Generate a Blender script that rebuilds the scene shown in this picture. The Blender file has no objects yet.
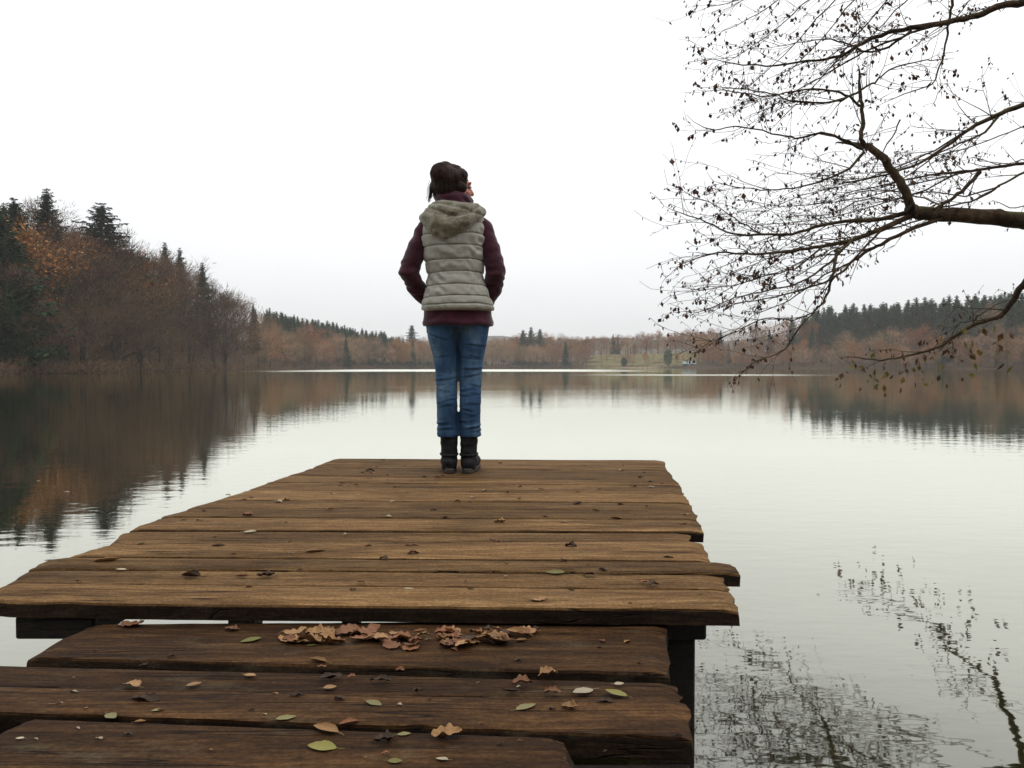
import bpy, bmesh, math, random
from mathutils import Vector, Matrix, noise
R = random.Random(11)
rad = math.radians
sc = bpy.context.scene
COL = sc.collection

# ------------------------------------------------------------------ camera model
F, CZ, PITCH = 804.0, 1.1, math.atan(18/804)
def at(x, y, Y):
    """world point seen at pixel x, y at depth Y in front of the lens"""
    c, s = math.cos(PITCH), math.sin(PITCH)
    u, v = (x-512)/F, -(y-384)/F
    d = Vector((u, c+v*s, -s+v*c))
    return Vector((0, 0, CZ)) + d*(Y/d.y)
def on_plane(x, y, z):
    c, s = math.cos(PITCH), math.sin(PITCH)
    u, v = (x-512)/F, -(y-384)/F
    d = Vector((u, c+v*s, -s+v*c))
    return Vector((0, 0, CZ)) + d*((z-CZ)/d.z)
def lerp(a, b, t): return a+(b-a)*t
def interp(tab, x):
    if x <= tab[0][0]: return tab[0][1]
    for (x0, y0), (x1, y1) in zip(tab, tab[1:]):
        if x <= x1: return lerp(y0, y1, (x-x0)/(x1-x0))
    return tab[-1][1]
def sstep(a, b, x):
    t = min(1, max(0, (x-a)/(b-a))); return t*t*(3-2*t)
def nz(x, y=0, z=0): return noise.noise(Vector((x, y, z)))

# ------------------------------------------------------------------ materials
class NT:
    def __init__(s, name):
        s.m = bpy.data.materials.new(name); s.m.use_nodes = True
        s.t = s.m.node_tree; s.N = s.t.nodes; s.L = s.t.links
        for n in list(s.N): s.N.remove(n)
        s.out = s.N.new('ShaderNodeOutputMaterial')
    def n(s, typ, ins=None, **kw):
        nd = s.N.new('ShaderNode'+typ)
        for k, v in kw.items(): setattr(nd, k, v)
        for k, v in (ins or {}).items():
            if isinstance(v, bpy.types.NodeSocket): s.L.new(v, nd.inputs[k])
            else: nd.inputs[k].default_value = v
        return nd
    def noise(s, vec, scale, detail=4, rough=.55):
        return s.n('TexNoise', {'Vector': vec, 'Scale': scale, 'Detail': detail, 'Roughness': rough}).outputs['Fac']
    def map(s, vec, scale):
        return s.n('Mapping', {'Vector': vec, 'Scale': scale}).outputs[0]
    def ramp(s, fac, stops):
        r = s.n('ValToRGB', {'Fac': fac}); e = r.color_ramp.elements
        while len(e) < len(stops): e.new(.5)
        for el, (p, c) in zip(e, stops):
            el.position = p
            el.color = (c, c, c, 1) if isinstance(c, (int, float)) else (*c, 1)
        return r.outputs[0]
    def mix(s, fac, a, b, mode='MIX'):
        m = s.n('Mix', data_type='RGBA', blend_type=mode)
        for k, v in ((0, fac), (6, a), (7, b)):
            if isinstance(v, bpy.types.NodeSocket): s.L.new(v, m.inputs[k])
            else: m.inputs[k].default_value = v if k == 0 else (*v, 1)
        return m.outputs[2]
    def math(s, op, a, b=0.0, c=0.0):
        m = s.n('Math', operation=op)
        for i, v in enumerate((a, b, c)):
            if isinstance(v, bpy.types.NodeSocket): s.L.new(v, m.inputs[i])
            else: m.inputs[i].default_value = v
        return m.outputs[0]
    def bsdf(s, color, rough=.7, normal=None, spec=.3, **ex):
        ins = {'Base Color': color if isinstance(color, bpy.types.NodeSocket) else (*color, 1), 'Roughness': rough, 'Specular IOR Level': spec}
        if normal: ins['Normal'] = normal
        ins.update(ex)
        b = s.n('BsdfPrincipled', ins)
        s.L.new(b.outputs[0], s.out.inputs[0]); return b
    def bump(s, h, strength=.3, dist=.01):
        return s.n('Bump', {'Height': h, 'Strength': strength, 'Distance': dist}).outputs[0]
    def obj(s): return s.n('TexCoord').outputs['Object']
    def rnd(s): return s.n('NewGeometry').outputs['Random Per Island']

def wood(name, c_dark, c_mid, c_light, stain=.5, rough=.65, spec=.25):
    m = NT(name); v = m.obj(); r = m.rnd()
    off = m.n('VectorMath', {0: v, 1: m.n('CombineXYZ', {'X': m.math('MULTIPLY', r, 37.0), 'Y': m.math('MULTIPLY', r, 91.0), 'Z': m.math('MULTIPLY', r, 13.0)}).outputs[0]}, operation='ADD').outputs[0]
    warp = m.n('VectorMath', {0: off, 1: m.n('VectorMath', {0: m.n('TexNoise', {'Vector': m.map(off, (1.3, 5, 5)), 'Scale': 1.0, 'Detail': 2}).outputs['Color'], 1: (0, .05, .0)}, operation='MULTIPLY').outputs[0]}, operation='ADD').outputs[0]
    g1 = m.math('ADD', m.math('MULTIPLY', m.noise(m.map(warp, (1.9, 24, 24)), 1.0, 7, .68), .55), m.math('MULTIPLY', m.noise(m.map(warp, (13, 80, 80)), 1.0, 6, .7), .45))
    g2 = m.noise(m.map(warp, (3.0, 160, 160)), 1.0, 4, .6)
    big = m.noise(m.map(off, (1.6, 5, 5)), 1.0, 5, .6)
    col = m.ramp(g1, [(.34, c_dark), (.49, c_mid), (.64, c_light)])
    col = m.mix(m.math('MULTIPLY', m.ramp(g2, [(.35, 0), (.65, 1)]), .45), col, m.mix(1.0, col, (.55, .5, .45), 'MULTIPLY'))
    tone = m.math('ADD', .66, m.math('MULTIPLY', r, .58))
    tn = m.n('CombineColor', {'Red': tone, 'Green': tone, 'Blue': tone}).outputs[0]
    col = m.mix(1.0, col, tn, 'MULTIPLY')
    # damp stains
    st = m.math('MULTIPLY', m.ramp(big, [(.46, 0), (.68, 1)]), stain)
    col = m.mix(st, col, m.mix(1.0, col, (.34, .32, .32), 'MULTIPLY'))
    # grey-green weathering
    wz = m.noise(m.map(off, (4, 9, 9)), 1.3, 6, .7)
    col = m.mix(m.math('MULTIPLY', m.ramp(wz, [(.55, 0), (.75, 1)]), .4), col, (.16, .135, .085))
    # drying cracks
    ck = m.noise(m.map(warp, (.55, 20, 20)), 1.7, 2, .4)
    crack = m.ramp(m.math('ABSOLUTE', m.math('SUBTRACT', ck, .5)), [(.0, 1), (.016, 0)])
    gate = m.ramp(m.noise(m.map(off, (1.2, 3, 3)), 1.1, 2), [(.44, 0), (.5, 1)])
    crack = m.math('MULTIPLY', crack, gate)
    col = m.mix(crack, col, (.012, .008, .006))
    gr = m.noise(off, 110, 4, .7)
    col = m.mix(m.ramp(gr, [(.42, .55), (.58, 0)]), col, m.mix(1.0, col, (.45, .40, .36), 'MULTIPLY'))
    # dark specks
    sp = m.noise(m.map(off, (30, 60, 60)), 1.0, 2, .6)
    col = m.mix(m.ramp(sp, [(.7, 0), (.76, .8)]), col, (.02, .014, .01))
    h = m.math('SUBTRACT', m.math('ADD', g1, m.math('MULTIPLY', g2, .5)), m.math('SUBTRACT', m.math('MULTIPLY', crack, 1.5), m.math('MULTIPLY', gr, .5)))
    ro = m.math('ADD', rough, m.math('MULTIPLY', m.math('SUBTRACT', g1, .5), .5))
    m.bsdf(col, ro, m.bump(h, .6, .006), spec)
    return m.m

def noisy(name, c1, c2, scale=8, rough=.8, bump=0.0, bdist=.01, spec=.2, detail=6, stretch=(1, 1, 1)):
    m = NT(name); f = m.noise(m.map(m.obj(), stretch), scale, detail, .6)
    col = m.ramp(f, [(.32, c1), (.68, c2)])
    m.bsdf(col, rough, m.bump(f, bump, bdist) if bump else None, spec)
    return m.m
def island(name, cols, rough=.85, spec=.15, objvar=.25, trans=0):
    """each little twig or leaf takes its own tone; each copy a tone of its own"""
    m = NT(name); k = len(cols)
    c = m.ramp(m.rnd(), [(i/(k-1), cc) for i, cc in enumerate(cols)])
    oi = m.n('ObjectInfo').outputs['Random']
    t = m.math('ADD', 1-objvar, m.math('MULTIPLY', oi, 2*objvar))
    c = m.mix(1.0, c, m.n('CombineColor', {'Red': t, 'Green': t, 'Blue': t}).outputs[0], 'MULTIPLY')
    hsv = m.n('HueSaturation', {'Hue': m.math('ADD', .485, m.math('MULTIPLY', m.math('FRACT', m.math('MULTIPLY', oi, 7.13)), .028)), 'Color': c}).outputs[0]
    m.bsdf(hsv, rough, None, spec)
    return m.m

M = {}
M['wood_up'] = wood('weathered_planks', (.070, .039, .017), (.185, .103, .042), (.345, .214, .098), .7, .8, .07)
M['wood_low'] = wood('damp_planks', (.020, .010, .006), (.062, .031, .013), (.155, .080, .032), .6, .76, .08)
M['wood_side'] = wood('shaded_board_edges', (.008, .006, .005), (.026, .017, .011), (.060, .038, .022), .5, .8, .1)  # damp board sides, with the shade of fronts and gaps put into the colour
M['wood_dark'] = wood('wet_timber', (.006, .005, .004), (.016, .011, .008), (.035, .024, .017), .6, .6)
def bark_mat():
    m = NT('mossy_bark'); v = m.obj()
    f = m.noise(v, 9, 7, .65); f2 = m.noise(v, 2.2, 4); f3 = m.noise(v, 45, 4)
    c = m.ramp(f, [(.3, (.018, .013, .010)), (.55, (.075, .050, .031)), (.75, (.16, .11, .066))])
    up = m.n('SeparateXYZ', {0: m.n('NewGeometry').outputs['Normal']}).outputs[2]
    moss = m.math('MULTIPLY', m.ramp(up, [(.0, 0), (.75, 1)]), m.ramp(f2, [(.42, 0), (.6, .8)]))
    c = m.mix(moss, c, (.10, .095, .035))
    m.bsdf(c, .9, m.bump(m.math('ADD', f, f3), .6, .02), .1); return m.m
M['bark'] = bark_mat()
M['twig'] = noisy('thin_twigs', (.022, .015, .014), (.085, .058, .038), 3, .85)
M['alder_leaf'] = island('hanging_leaves', [(.03, .015, .009), (.075, .034, .018), (.12, .05, .026), (.05, .028, .015)], .7, .2, .05)
M['green_leaf'] = island('last_green_leaves', [(.10, .085, .012), (.17, .13, .02), (.10, .04, .012), (.19, .17, .03)], .7, .2, .05)

# ------------------------------------------------------------------ object helpers
def tag(o, label=None, cat=None, group=None, kind=None):
    if label: o['label'] = label
    if cat: o['category'] = cat
    if group: o['group'] = group
    if kind: o['kind'] = kind
    return o
def empty(name, loc, label=None, cat=None, group=None, rz=0):
    o = bpy.data.objects.new(name, None); COL.objects.link(o)
    o.location = loc; o.rotation_euler = (0, 0, rz); o.empty_display_size = .2
    return tag(o, label, cat, group)
class MB:
    def __init__(s): s.v = []; s.f = []; s.mi = []; s.cur = 0
    def add(s, vs, fs):
        b = len(s.v); s.v += [tuple(v) for v in vs]
        for f in fs: s.f.append(tuple(b+i for i in f)); s.mi.append(s.cur)
    def tube(s, pts, rs, n=6, cap=True):
        pts = [Vector(p) for p in pts]; vs = []; fs = []
        prev = None
        for i, p in enumerate(pts):
            t = (pts[min(i+1, len(pts)-1)]-pts[max(i-1, 0)])
            if t.length < 1e-9: t = Vector((0, 0, 1))
            t.normalize()
            if prev is None:
                a = Vector((0, 0, 1)) if abs(t.z) < .9 else Vector((1, 0, 0))
                u = t.cross(a).normalized()
            else:
                u = (prev - t*prev.dot(t))
                u = u.normalized() if u.length > 1e-6 else t.orthogonal().normalized()
            prev = u; w = t.cross(u)
            for k in range(n):
                a = 2*math.pi*k/n
                vs.append(p+(u*math.cos(a)+w*math.sin(a))*rs[i])
        for i in range(len(pts)-1):
            for k in range(n):
                fs.append((i*n+k, i*n+(k+1) % n, (i+1)*n+(k+1) % n, (i+1)*n+k))
        if cap:
            fs.append(tuple(range(n))[::-1]); fs.append(tuple((len(pts)-1)*n+k for k in range(n)))
        s.add(vs, fs)
    def ell(s, c, r, rot=None, nu=16, nv=10):
        vs = [];
        for j in range(nv+1):
            ph = math.pi*j/nv
            for i in range(nu):
                a = 2*math.pi*i/nu
                p = Vector((r[0]*math.sin(ph)*math.cos(a), r[1]*math.sin(ph)*math.sin(a), r[2]*math.cos(ph)))
                if rot: p = rot @ p
                vs.append(p+Vector(c))
        fs = [(j*nu+i, (j+1)*nu+i, (j+1)*nu+(i+1) % nu, j*nu+(i+1) % nu) for j in range(nv) for i in range(nu)]
        s.add(vs, fs)
    def caps(s, pts, rs, n=14):
        """a tapered limb with round ends (to be fused by a remesh)"""
        pts = [Vector(p) for p in pts]
        d0 = (pts[0]-pts[1]).normalized(); d1 = (pts[-1]-pts[-2]).normalized()
        P = [pts[0]+d0*rs[0]*.85, pts[0]+d0*rs[0]*.5]+pts+[pts[-1]+d1*rs[-1]*.5, pts[-1]+d1*rs[-1]*.85]
        Q = [rs[0]*.4, rs[0]*.83]+list(rs)+[rs[-1]*.83, rs[-1]*.4]
        s.tube(P, Q, n)
    def box(s, a, b, jit=0):
        vs = [Vector((x, y, z)) for x in (a[0], b[0]) for y in (a[1], b[1]) for z in (a[2], b[2])]
        s.add(vs, [(0, 1, 3, 2), (4, 6, 7, 5), (0, 4, 5, 1), (2, 3, 7, 6), (0, 2, 6, 4), (1, 5, 7, 3)])
    def mesh(s, name, mats, smooth=True, sharp=0):
        me = bpy.data.meshes.new(name); me.from_pydata(s.v, [], s.f)
        for m in (mats if isinstance(mats, (list, tuple)) else [mats]): me.materials.append(m)
        if max(s.mi or [0]) > 0: me.polygons.foreach_set('material_index', s.mi)
        if smooth: me.polygons.foreach_set('use_smooth', [True]*len(me.polygons))
        me.update()
        if sharp: me.set_sharp_from_angle(angle=rad(sharp))
        return me
    def build(s, name, mats, parent=None, smooth=True, sharp=0):
        o = bpy.data.objects.new(name, s.mesh(name, mats, smooth, sharp)); COL.objects.link(o)
        if parent: o.parent = parent
        return o
def fuse(mb, name, mat, parent, voxel=.008, smooth=6, deform=None, sub=0):
    """fuse overlapping limb volumes into one continuous surface"""
    o = mb.build(name, mat, parent)
    r = o.modifiers.new('r', 'REMESH'); r.mode = 'VOXEL'; r.voxel_size = voxel
    if smooth:
        s = o.modifiers.new('s', 'SMOOTH'); s.factor = .5; s.iterations = smooth
    bpy.context.view_layer.update()
    dg = bpy.context.evaluated_depsgraph_get()
    me = bpy.data.meshes.new_from_object(o.evaluated_get(dg)); me.name = name
    o.modifiers.clear(); old = o.data; o.data = me; bpy.data.meshes.remove(old)
    if not me.materials: me.materials.append(mat)
    if deform:
        ns = [v.normal.copy() for v in me.vertices]
        for v, n_ in zip(me.vertices, ns):
            v.co = deform(v.co, n_)
    me.polygons.foreach_set('use_smooth', [True]*len(me.polygons)); me.update()
    return o
def bevel(o, w=.004, seg=2):
    b = o.modifiers.new('bevel', 'BEVEL'); b.width = w; b.segments = seg; b.limit_method = 'ANGLE'

# ------------------------------------------------------------------ terrain, lake
SHORE = [(-180, 5), (-120, 6), (-90, 30), (-60, 90), (-45, 112), (-32.5, 128), (-27, 140), (-23, 165), (-20, 190), (-18.5, 215), (-17.8, 225), (-17.0, 262), (-16.0, 318), (-12, 385), (-6.5, 440), (0, 465),
         (6, 478), (12, 460), (14.5, 435), (20, 385), (26, 345), (32.5, 310), (38, 260), (45, 150), (60, 40), (90, 10), (120, 6), (180, 5)]
HILL = [(-180, 6), (-60, 14), (-45, 20), (-32.5, 19), (-28, 17), (-25, 15), (-22, 11), (-19, 9), (-16, 12), (-12, 7.5), (-9, 4), (-6.5, 1.5), (0, 2.5), (4.5, 4), (6, 8), (12.5, 9), (14.5, 5), (18, 9), (22, 11), (28, 12.5), (34, 13.5), (60, 12), (180, 6)]
WIDE = [(-180, 40), (-45, 55), (-25, 55), (-17, 60), (-14, 60), (-6, 80), (6, 45), (13, 45), (18, 75), (34, 80), (180, 40)]
MOUND = [(-30, -9), (-6, -6.5), (0, -6), (6, -3.2), (8.8, 1), (9.4, 5.6), (15, 12.5), (40, 30)]
def seg_d(p, a, b):
    ax, ay = a; bx, by = b; px, py = p
    t = max(0, min(1, ((px-ax)*(bx-ax)+(py-ay)*(by-ay))/((bx-ax)**2+(by-ay)**2)))
    return math.hypot(px-ax-t*(bx-ax), py-ay-t*(by-ay))
def ground(x, y):
    r = math.hypot(x, y); th = math.degrees(math.atan2(x, y))
    s = interp(SHORE, th)+nz(th*.35, 3.1)*min(6, interp(SHORE, th)*.02)
    d = r-s
    if d < 0: h = max(-2.2, d*.25)-.05
    else:
        w = interp(WIDE, th)
        h = .25*min(1, d/2)+interp(HILL, th)*sstep(2, w, d)+sstep(0, 20, d)*nz(x*.02, y*.02)*1.2
        # far rolling ridges
        h += sstep(500, 1500, d)*1.35*(46+22*nz(th*.09+4, r*.0007)+9*nz(th*.4, r*.002))*(.35+.65*sstep(1, 3.5, abs(th+8)) if abs(th+8) < 3.5 else 1)
    # the overgrown bank behind and beside the jetty
    k = min(seg_d((x, y), a, b) for a, b in zip(MOUND, MOUND[1:]))
    if k < 6: h = max(h, .45-.9*sstep(2.2, 4.6, k)+.06*nz(x*1.3, y*1.3))
    return h
def build_ground():
    mb = MB()
    ths = []; a = -180.0
    while a < 180:
        ths.append(a); a += .6 if -46 < a < 46 else 3.0
    rs = [.01]+[.8*1.16**i for i in range(44)]
    r = rs[-1]
    while r < 640: r += 6.5 if r > 100 else r*.07; rs.append(r)
    while r < 3200: r *= 1.06; rs.append(r)
    n = len(ths)
    vs = []
    for r in rs:
        for t in ths:
            x, y = r*math.sin(rad(t)), r*math.cos(rad(t))
            vs.append((x, y, ground(x, y)))
    fs = [(i*n+k, i*n+(k+1) % n, (i+1)*n+(k+1) % n, (i+1)*n+k) for i in range(len(rs)-1) for k in range(n)]
    mb.add(vs, fs)
    m = NT('forest_floor'); v = m.obj()
    f = m.noise(v, .12, 6, .6); f2 = m.noise(v, 1.5, 5)
    leafy = m.ramp(f2, [(.3, (.028, .018, .010)), (.6, (.075, .045, .022)), (.8, (.11, .065, .028))])
    wood_ = m.ramp(m.noise(v, .045, 9, .72), [(.35, (.022, .034, .020)), (.52, (.075, .058, .036)), (.7, (.12, .085, .05))])
    dist = m.n('VectorMath', {0: v}, operation='LENGTH').outputs['Value']
    c = m.mix(m.ramp(m.math('DIVIDE', dist, 1000.0), [(.56, 0), (.62, 1)]), leafy, wood_)
    sx = m.n('SeparateXYZ', {0: v})
    # grass meadow above the far beach
    ang = m.math('DIVIDE', sx.outputs[0], sx.outputs[1])
    g = m.math('MULTIPLY', m.ramp(ang, [(.075, 0), (.1, 1), (.225, 1), (.245, 0)]), m.ramp(m.math('DIVIDE', dist, 1000.0), [(.462, 0), (.474, 1), (.530, 1), (.545, 0)]))
    g = m.math('MULTIPLY', g, m.ramp(m.noise(m.map(v, (.05, .14, 1)), 1.0, 4), [(.36, 0), (.50, 1)]))
    g = m.math('MULTIPLY', g, m.math('GREATER_THAN', sx.outputs[1], 0.0))
    c = m.mix(m.math('MULTIPLY', g, m.ramp(f, [(.2, .6), (.5, 1)])), c, m.ramp(f2, [(.3, (.13, .115, .05)), (.7, (.21, .19, .085))]))
    beach = m.math('MULTIPLY', m.ramp(ang, [(.11, 0), (.125, 1), (.17, 1), (.19, 0)]), m.ramp(m.math('DIVIDE', dist, 1000.0), [(.458, 0), (.462, 1), (.472, 1), (.476, 0)]))
    c = m.mix(m.math('MULTIPLY', beach, m.math('GREATER_THAN', sx.outputs[1], 0.0)), c, (.30, .24, .16))
    m.bsdf(c, .95, m.bump(f2, .5, .05), .1)
    tag(mb.build('ground', m.m), kind='structure')
build_ground()

def build_water():
    mb = MB(); n = 96
    rr = [0.0]; r = 1.0
    vs = [(0, 0, 0)]
    rings = [2, 8, 40, 150, 300, 520]
    for r in rings:
        for k in range(n): vs.append((r*math.sin(2*math.pi*k/n), r*math.cos(2*math.pi*k/n), 0))
    fs = [(0, 1+(k+1) % n, 1+k) for k in range(n)]
    for i in range(len(rings)-1):
        fs += [(1+i*n+k, 1+i*n+(k+1) % n, 1+(i+1)*n+(k+1) % n, 1+(i+1)*n+k) for k in range(n)]
    mb.add(vs, fs)
    m = NT('lake_water'); v = m.obj(); sx = m.n('SeparateXYZ', {0: v})
    X, Y = sx.outputs[0], sx.outputs[1]
    # wind-ruffled bands far out
    wob = m.math('MULTIPLY', m.math('SUBTRACT', m.noise(m.map(v, (.02, .004, 1)), 1.0, 4), .5), 60.0)
    def band(y0, y1, x0, x1, soft, wobk, sx_=8.0):
        yy = m.math('ADD', Y, m.math('MULTIPLY', wob, wobk))
        a = m.n('MapRange', {0: yy, 1: y0-soft, 2: y0+soft}, interpolation_type='SMOOTHSTEP').outputs[0]
        b = m.n('MapRange', {0: yy, 1: y1+soft, 2: y1-soft}, interpolation_type='SMOOTHSTEP').outputs[0]
        c = m.n('MapRange', {0: X, 1: x0-sx_, 2: x0+sx_}, interpolation_type='SMOOTHSTEP').outputs[0]
        d = m.n('MapRange', {0: X, 1: x1+sx_, 2: x1-sx_}, interpolation_type='SMOOTHSTEP').outputs[0]
        return m.math('MULTIPLY', m.math('MULTIPLY', a, b), m.math('MULTIPLY', c, d))
    b1 = band(158, 262, -52, 26, 22, .6, 18); b2 = band(90, 106, 10, 38, 7, .16, 9); b3 = band(262, 285, -60, 60, 8, .4, 10)
    ruf = m.math('MAXIMUM', b1, m.math('MAXIMUM', m.math('MULTIPLY', b2, .6), m.math('MULTIPLY', b3, .4)))
    w1 = m.noise(m.map(v, (2.2, 3.6, 1)), 1.0, 2, .5)
    w2 = m.noise(m.map(v, (6.0, 11.0, 1)), 1.0, 2, .5)
    calm = m.ramp(m.noise(m.map(v, (.10, .22, 1)), 1.0, 3), [(.35, .45), (.65, 1)])
    h = m.math('MULTIPLY', m.math('ADD', w1, m.math('MULTIPLY', w2, .38)), calm)
    nrm = m.n('Bump', {'Height': h, 'Strength': 1.0, 'Distance': .0026}).outputs[0]
    cosv = m.math('SUBTRACT', 1.0, m.n('LayerWeight', {'Blend': .5, 'Normal': nrm}).outputs['Facing'])
    fr = m.ramp(cosv, [(0, 1.0), (.10, .93), (.20, .63), (.375, .315), (.6, .18), (1, .06)])
    body = m.n('BsdfDiffuse', {'Color': (.018, .018, .006, 1)}).outputs[0]
    gl = m.n('BsdfGlossy', {'Color': (.985, .988, .885, 1), 'Roughness': m.math('ADD', .025, m.math('MULTIPLY', ruf, .24)), 'Normal': nrm}).outputs[0]
    mx = m.n('MixShader', {0: fr, 1: body, 2: gl}).outputs[0]
    m.L.new(mx, m.out.inputs[0])
    tag(mb.build('water', m.m, smooth=False), kind='structure')
build_water()

# ------------------------------------------------------------------ wooden jetty
ZU, ZL = CZ-.56, CZ-.606
dock = empty('wooden_dock', (0, 1.9, 0), 'weathered plank jetty with a raised end platform above still water', 'jetty')
def plank(mb, FL, FR, NL, NR, zt, th, seed, rag=.012, nu=46, dz=0.0):
    """one board as its own closed island: rounded edges, wavering sides, ragged ends"""
    rr = random.Random(seed)
    prof = [(0, -th), (0, -th*.5), (.0, -.006), (.010, -.001), (.04, 0), (.2, .0), (.4, 0), (.6, 0), (.8, 0), (.96, 0), (.990, -.001), (1, -.006), (1, -th*.5), (1, -th), (.5, -th)]
    n = len(prof); vs = []; fs = []; flank = []
    cup = rr.uniform(-.002, .0035); tw = rr.uniform(-.003, .003)
    notch = [(rr.random(), rr.uniform(.004, .011), rr.uniform(.01, .03)) for _ in range(3)]
    for i in range(nu+1):
        u = i/nu
        u = u if 0 < i < nu else u
        for j, (v, z) in enumerate(prof):
            # v=0 far edge, v=1 near edge
            a = Vector(FL).lerp(Vector(NL), v); b = Vector(FR).lerp(Vector(NR), v)
            uu = u
            p = a.lerp(b, uu)
            L = (b-a).length
            e = 0
            if i == 0: e = -rag*(nz(seed*3.1, v*3+z*10)+.5*nz(seed, v*11))
            if i == nu: e = rag*(nz(seed*7.7, v*3+z*10)+.5*nz(seed*2, v*11))
            p.x += e
            edge = (.003*nz(p.x*2.2, seed*5.3+v*9)+.0022*nz(p.x*19, seed*5.3+v*9)) if v in (0, 1) or v < .06 or v > .94 else 0
            p.y += edge
            if v > .9:
                for (t, dp, wd) in notch: p.y += dp*math.exp(-((u-t)/wd)**2)
            endround = -.006 if (i in (0, nu) and z > -.011) else 0
            p.z = zt+z+dz+cup*(1-(2*v-1)**2)+tw*(u-.5)+.0015*nz(p.x*2, seed*1.7)+endround
            vs.append(p)
    for i in range(nu):
        for j in range(n):
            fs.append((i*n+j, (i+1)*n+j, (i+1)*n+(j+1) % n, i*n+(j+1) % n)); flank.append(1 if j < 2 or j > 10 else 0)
    for base, flip in ((0, 1), (nu*n, 0)):
        c = sum((Vector(vs[base+j]) for j in range(n)), Vector())/n
        k = len(vs); vs.append(c)
        for j in range(n):
            f = (base+j, base+(j+1) % n, k)
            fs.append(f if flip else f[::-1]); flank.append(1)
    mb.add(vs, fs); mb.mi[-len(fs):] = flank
def world_line(xl, yl, xr, yr, z):
    return on_plane(xl, yl, z), on_plane(xr, yr, z)
def hit(line, px):
    """where the sight line of pixel column px meets a board edge lying on the deck"""
    a, b = line; k = (px-512)/F
    d = b-a; t = (k*a.y-a.x)/(d.x-k*d.y)
    return a+d*t
UP = [(458, 460, 333, 663), (467, 470, 312, 668), (475.4, 481, 286, 678), (482, 485.2, 267, 681), (490, 494, 247, 684), (500.4, 502.7, 213, 691), (509, 511, 186, 695),
      (517.4, 519.3, 160, 698), (530.5, 532, 125, 706), (543, 541.4, 104, 692), (558.4, 561.3, 66, 711), (570.5, 573.4, 24, 743), (584.8, 588, 3, 731), (606, 609.5, -28, 741)]
RIGHT_FAR = {8: 688, 9: 703, 10: 731, 11: 722, 12: 731}
LEFT_FAR = {10: 53, 11: 25, 12: 4}
mb = MB()
for i in range(13):
    la = world_line(280, UP[i][0], 660, UP[i][1], ZU); lb = world_line(280, UP[i+1][0], 660, UP[i+1][1], ZU)
    FL = hit(la, LEFT_FAR.get(i, UP[i][2])); FR = hit(la, RIGHT_FAR.get(i, UP[i][3]))
    NL = hit(lb, UP[i+1][2]); NR = hit(lb, UP[i+1][3])
    g = R.uniform(.003, .0055) if i not in (7, 8, 10, 12) else .008
    for p in (FL, FR): p.y -= g
    for p in (NL, NR): p.y += g
    plank(mb, FL, FR, NL, NR, ZU, .038, 10+i, .014, dz=R.uniform(-.0025, .002) if i < 12 else 0)
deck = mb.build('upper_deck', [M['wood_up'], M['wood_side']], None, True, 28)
# lower walkway
mb = MB()
def lowp(far, near, xl, xr, seed, rag=.02, dz=0, th=.042):
    la = world_line(*far, ZL); lb = world_line(*near, ZL)
    FL, FR, NL, NR = hit(la, xl[0]), hit(la, xr[0]), hit(lb, xl[1]), hit(lb, xr[1])
    plank(mb, FL, FR, NL, NR, ZL, th, seed, rag, dz=dz)
lowp((280, 622.4, 660, 620.0), (66, 658, 660, 673), (88, 23), (667, 670), 40)
lowp((200, 668.5, 660, 679.5), (220, 690, 660, 699), (-70, -80), (678, 683), 41, dz=-.004)
lowp((200, 691, 660, 699.5), (40, 713.5, 640, 734.5), (-80, -120), (687, 701), 42)
lowp((25, 718, 560, 738), (0, 772, 600, 790), (20, -80), (562, 594), 43, .03)
y = 1.165; k = 0
while y > -6.2:
    w = R.uniform(.19, .27); x0 = -1.15-R.uniform(0, .08); x1 = .22+R.uniform(0, .12)
    plank(mb, (x0, y, 0), (x1, y-.01, 0), (x0+R.uniform(-.02, .02), y-w, 0), (x1, y-w-.01, 0), ZL, .042, 60+k, .02)
    y -= w+R.uniform(.006, .014); k += 1
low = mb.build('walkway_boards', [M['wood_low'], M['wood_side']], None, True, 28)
def local(o, parent):
    o.parent = parent; o.matrix_parent_inverse = parent.matrix_world.inverted() if False else Matrix.Translation(parent.location).inverted()
for o in (deck, low): local(o, dock)
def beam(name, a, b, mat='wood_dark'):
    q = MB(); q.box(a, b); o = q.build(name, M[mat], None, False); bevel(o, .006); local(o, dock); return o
def skewed(name, x0, x1, yA, dxA, yB, dxB, z0, z1):
    q = MB(); q.add([(x0+dxA, yA, z0), (x1+dxA, yA, z0), (x0+dxB, yB, z0), (x1+dxB, yB, z0), (x0+dxA, yA, z1), (x1+dxA, yA, z1), (x0+dxB, yB, z1), (x1+dxB, yB, z1)],
                    [(0, 2, 3, 1), (4, 5, 7, 6), (0, 1, 5, 4), (2, 6, 7, 3), (0, 4, 6, 2), (1, 3, 7, 5)])
    o = q.build(name, M['wood_dark'], None, False); bevel(o, .006); local(o, dock)
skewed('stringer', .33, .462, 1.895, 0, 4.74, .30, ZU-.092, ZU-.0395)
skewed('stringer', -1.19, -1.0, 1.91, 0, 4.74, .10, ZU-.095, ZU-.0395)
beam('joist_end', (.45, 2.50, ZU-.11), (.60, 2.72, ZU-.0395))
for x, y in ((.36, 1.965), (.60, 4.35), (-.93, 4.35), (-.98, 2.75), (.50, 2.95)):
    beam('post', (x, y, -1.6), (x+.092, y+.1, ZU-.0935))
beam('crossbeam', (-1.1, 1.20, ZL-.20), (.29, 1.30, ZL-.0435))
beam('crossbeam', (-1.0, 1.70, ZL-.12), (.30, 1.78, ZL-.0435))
for y in (-.6, -2.6, -4.6): beam('crossbeam', (-1.1, y, ZL-.17), (.22, y+.1, ZL-.0435))
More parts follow.
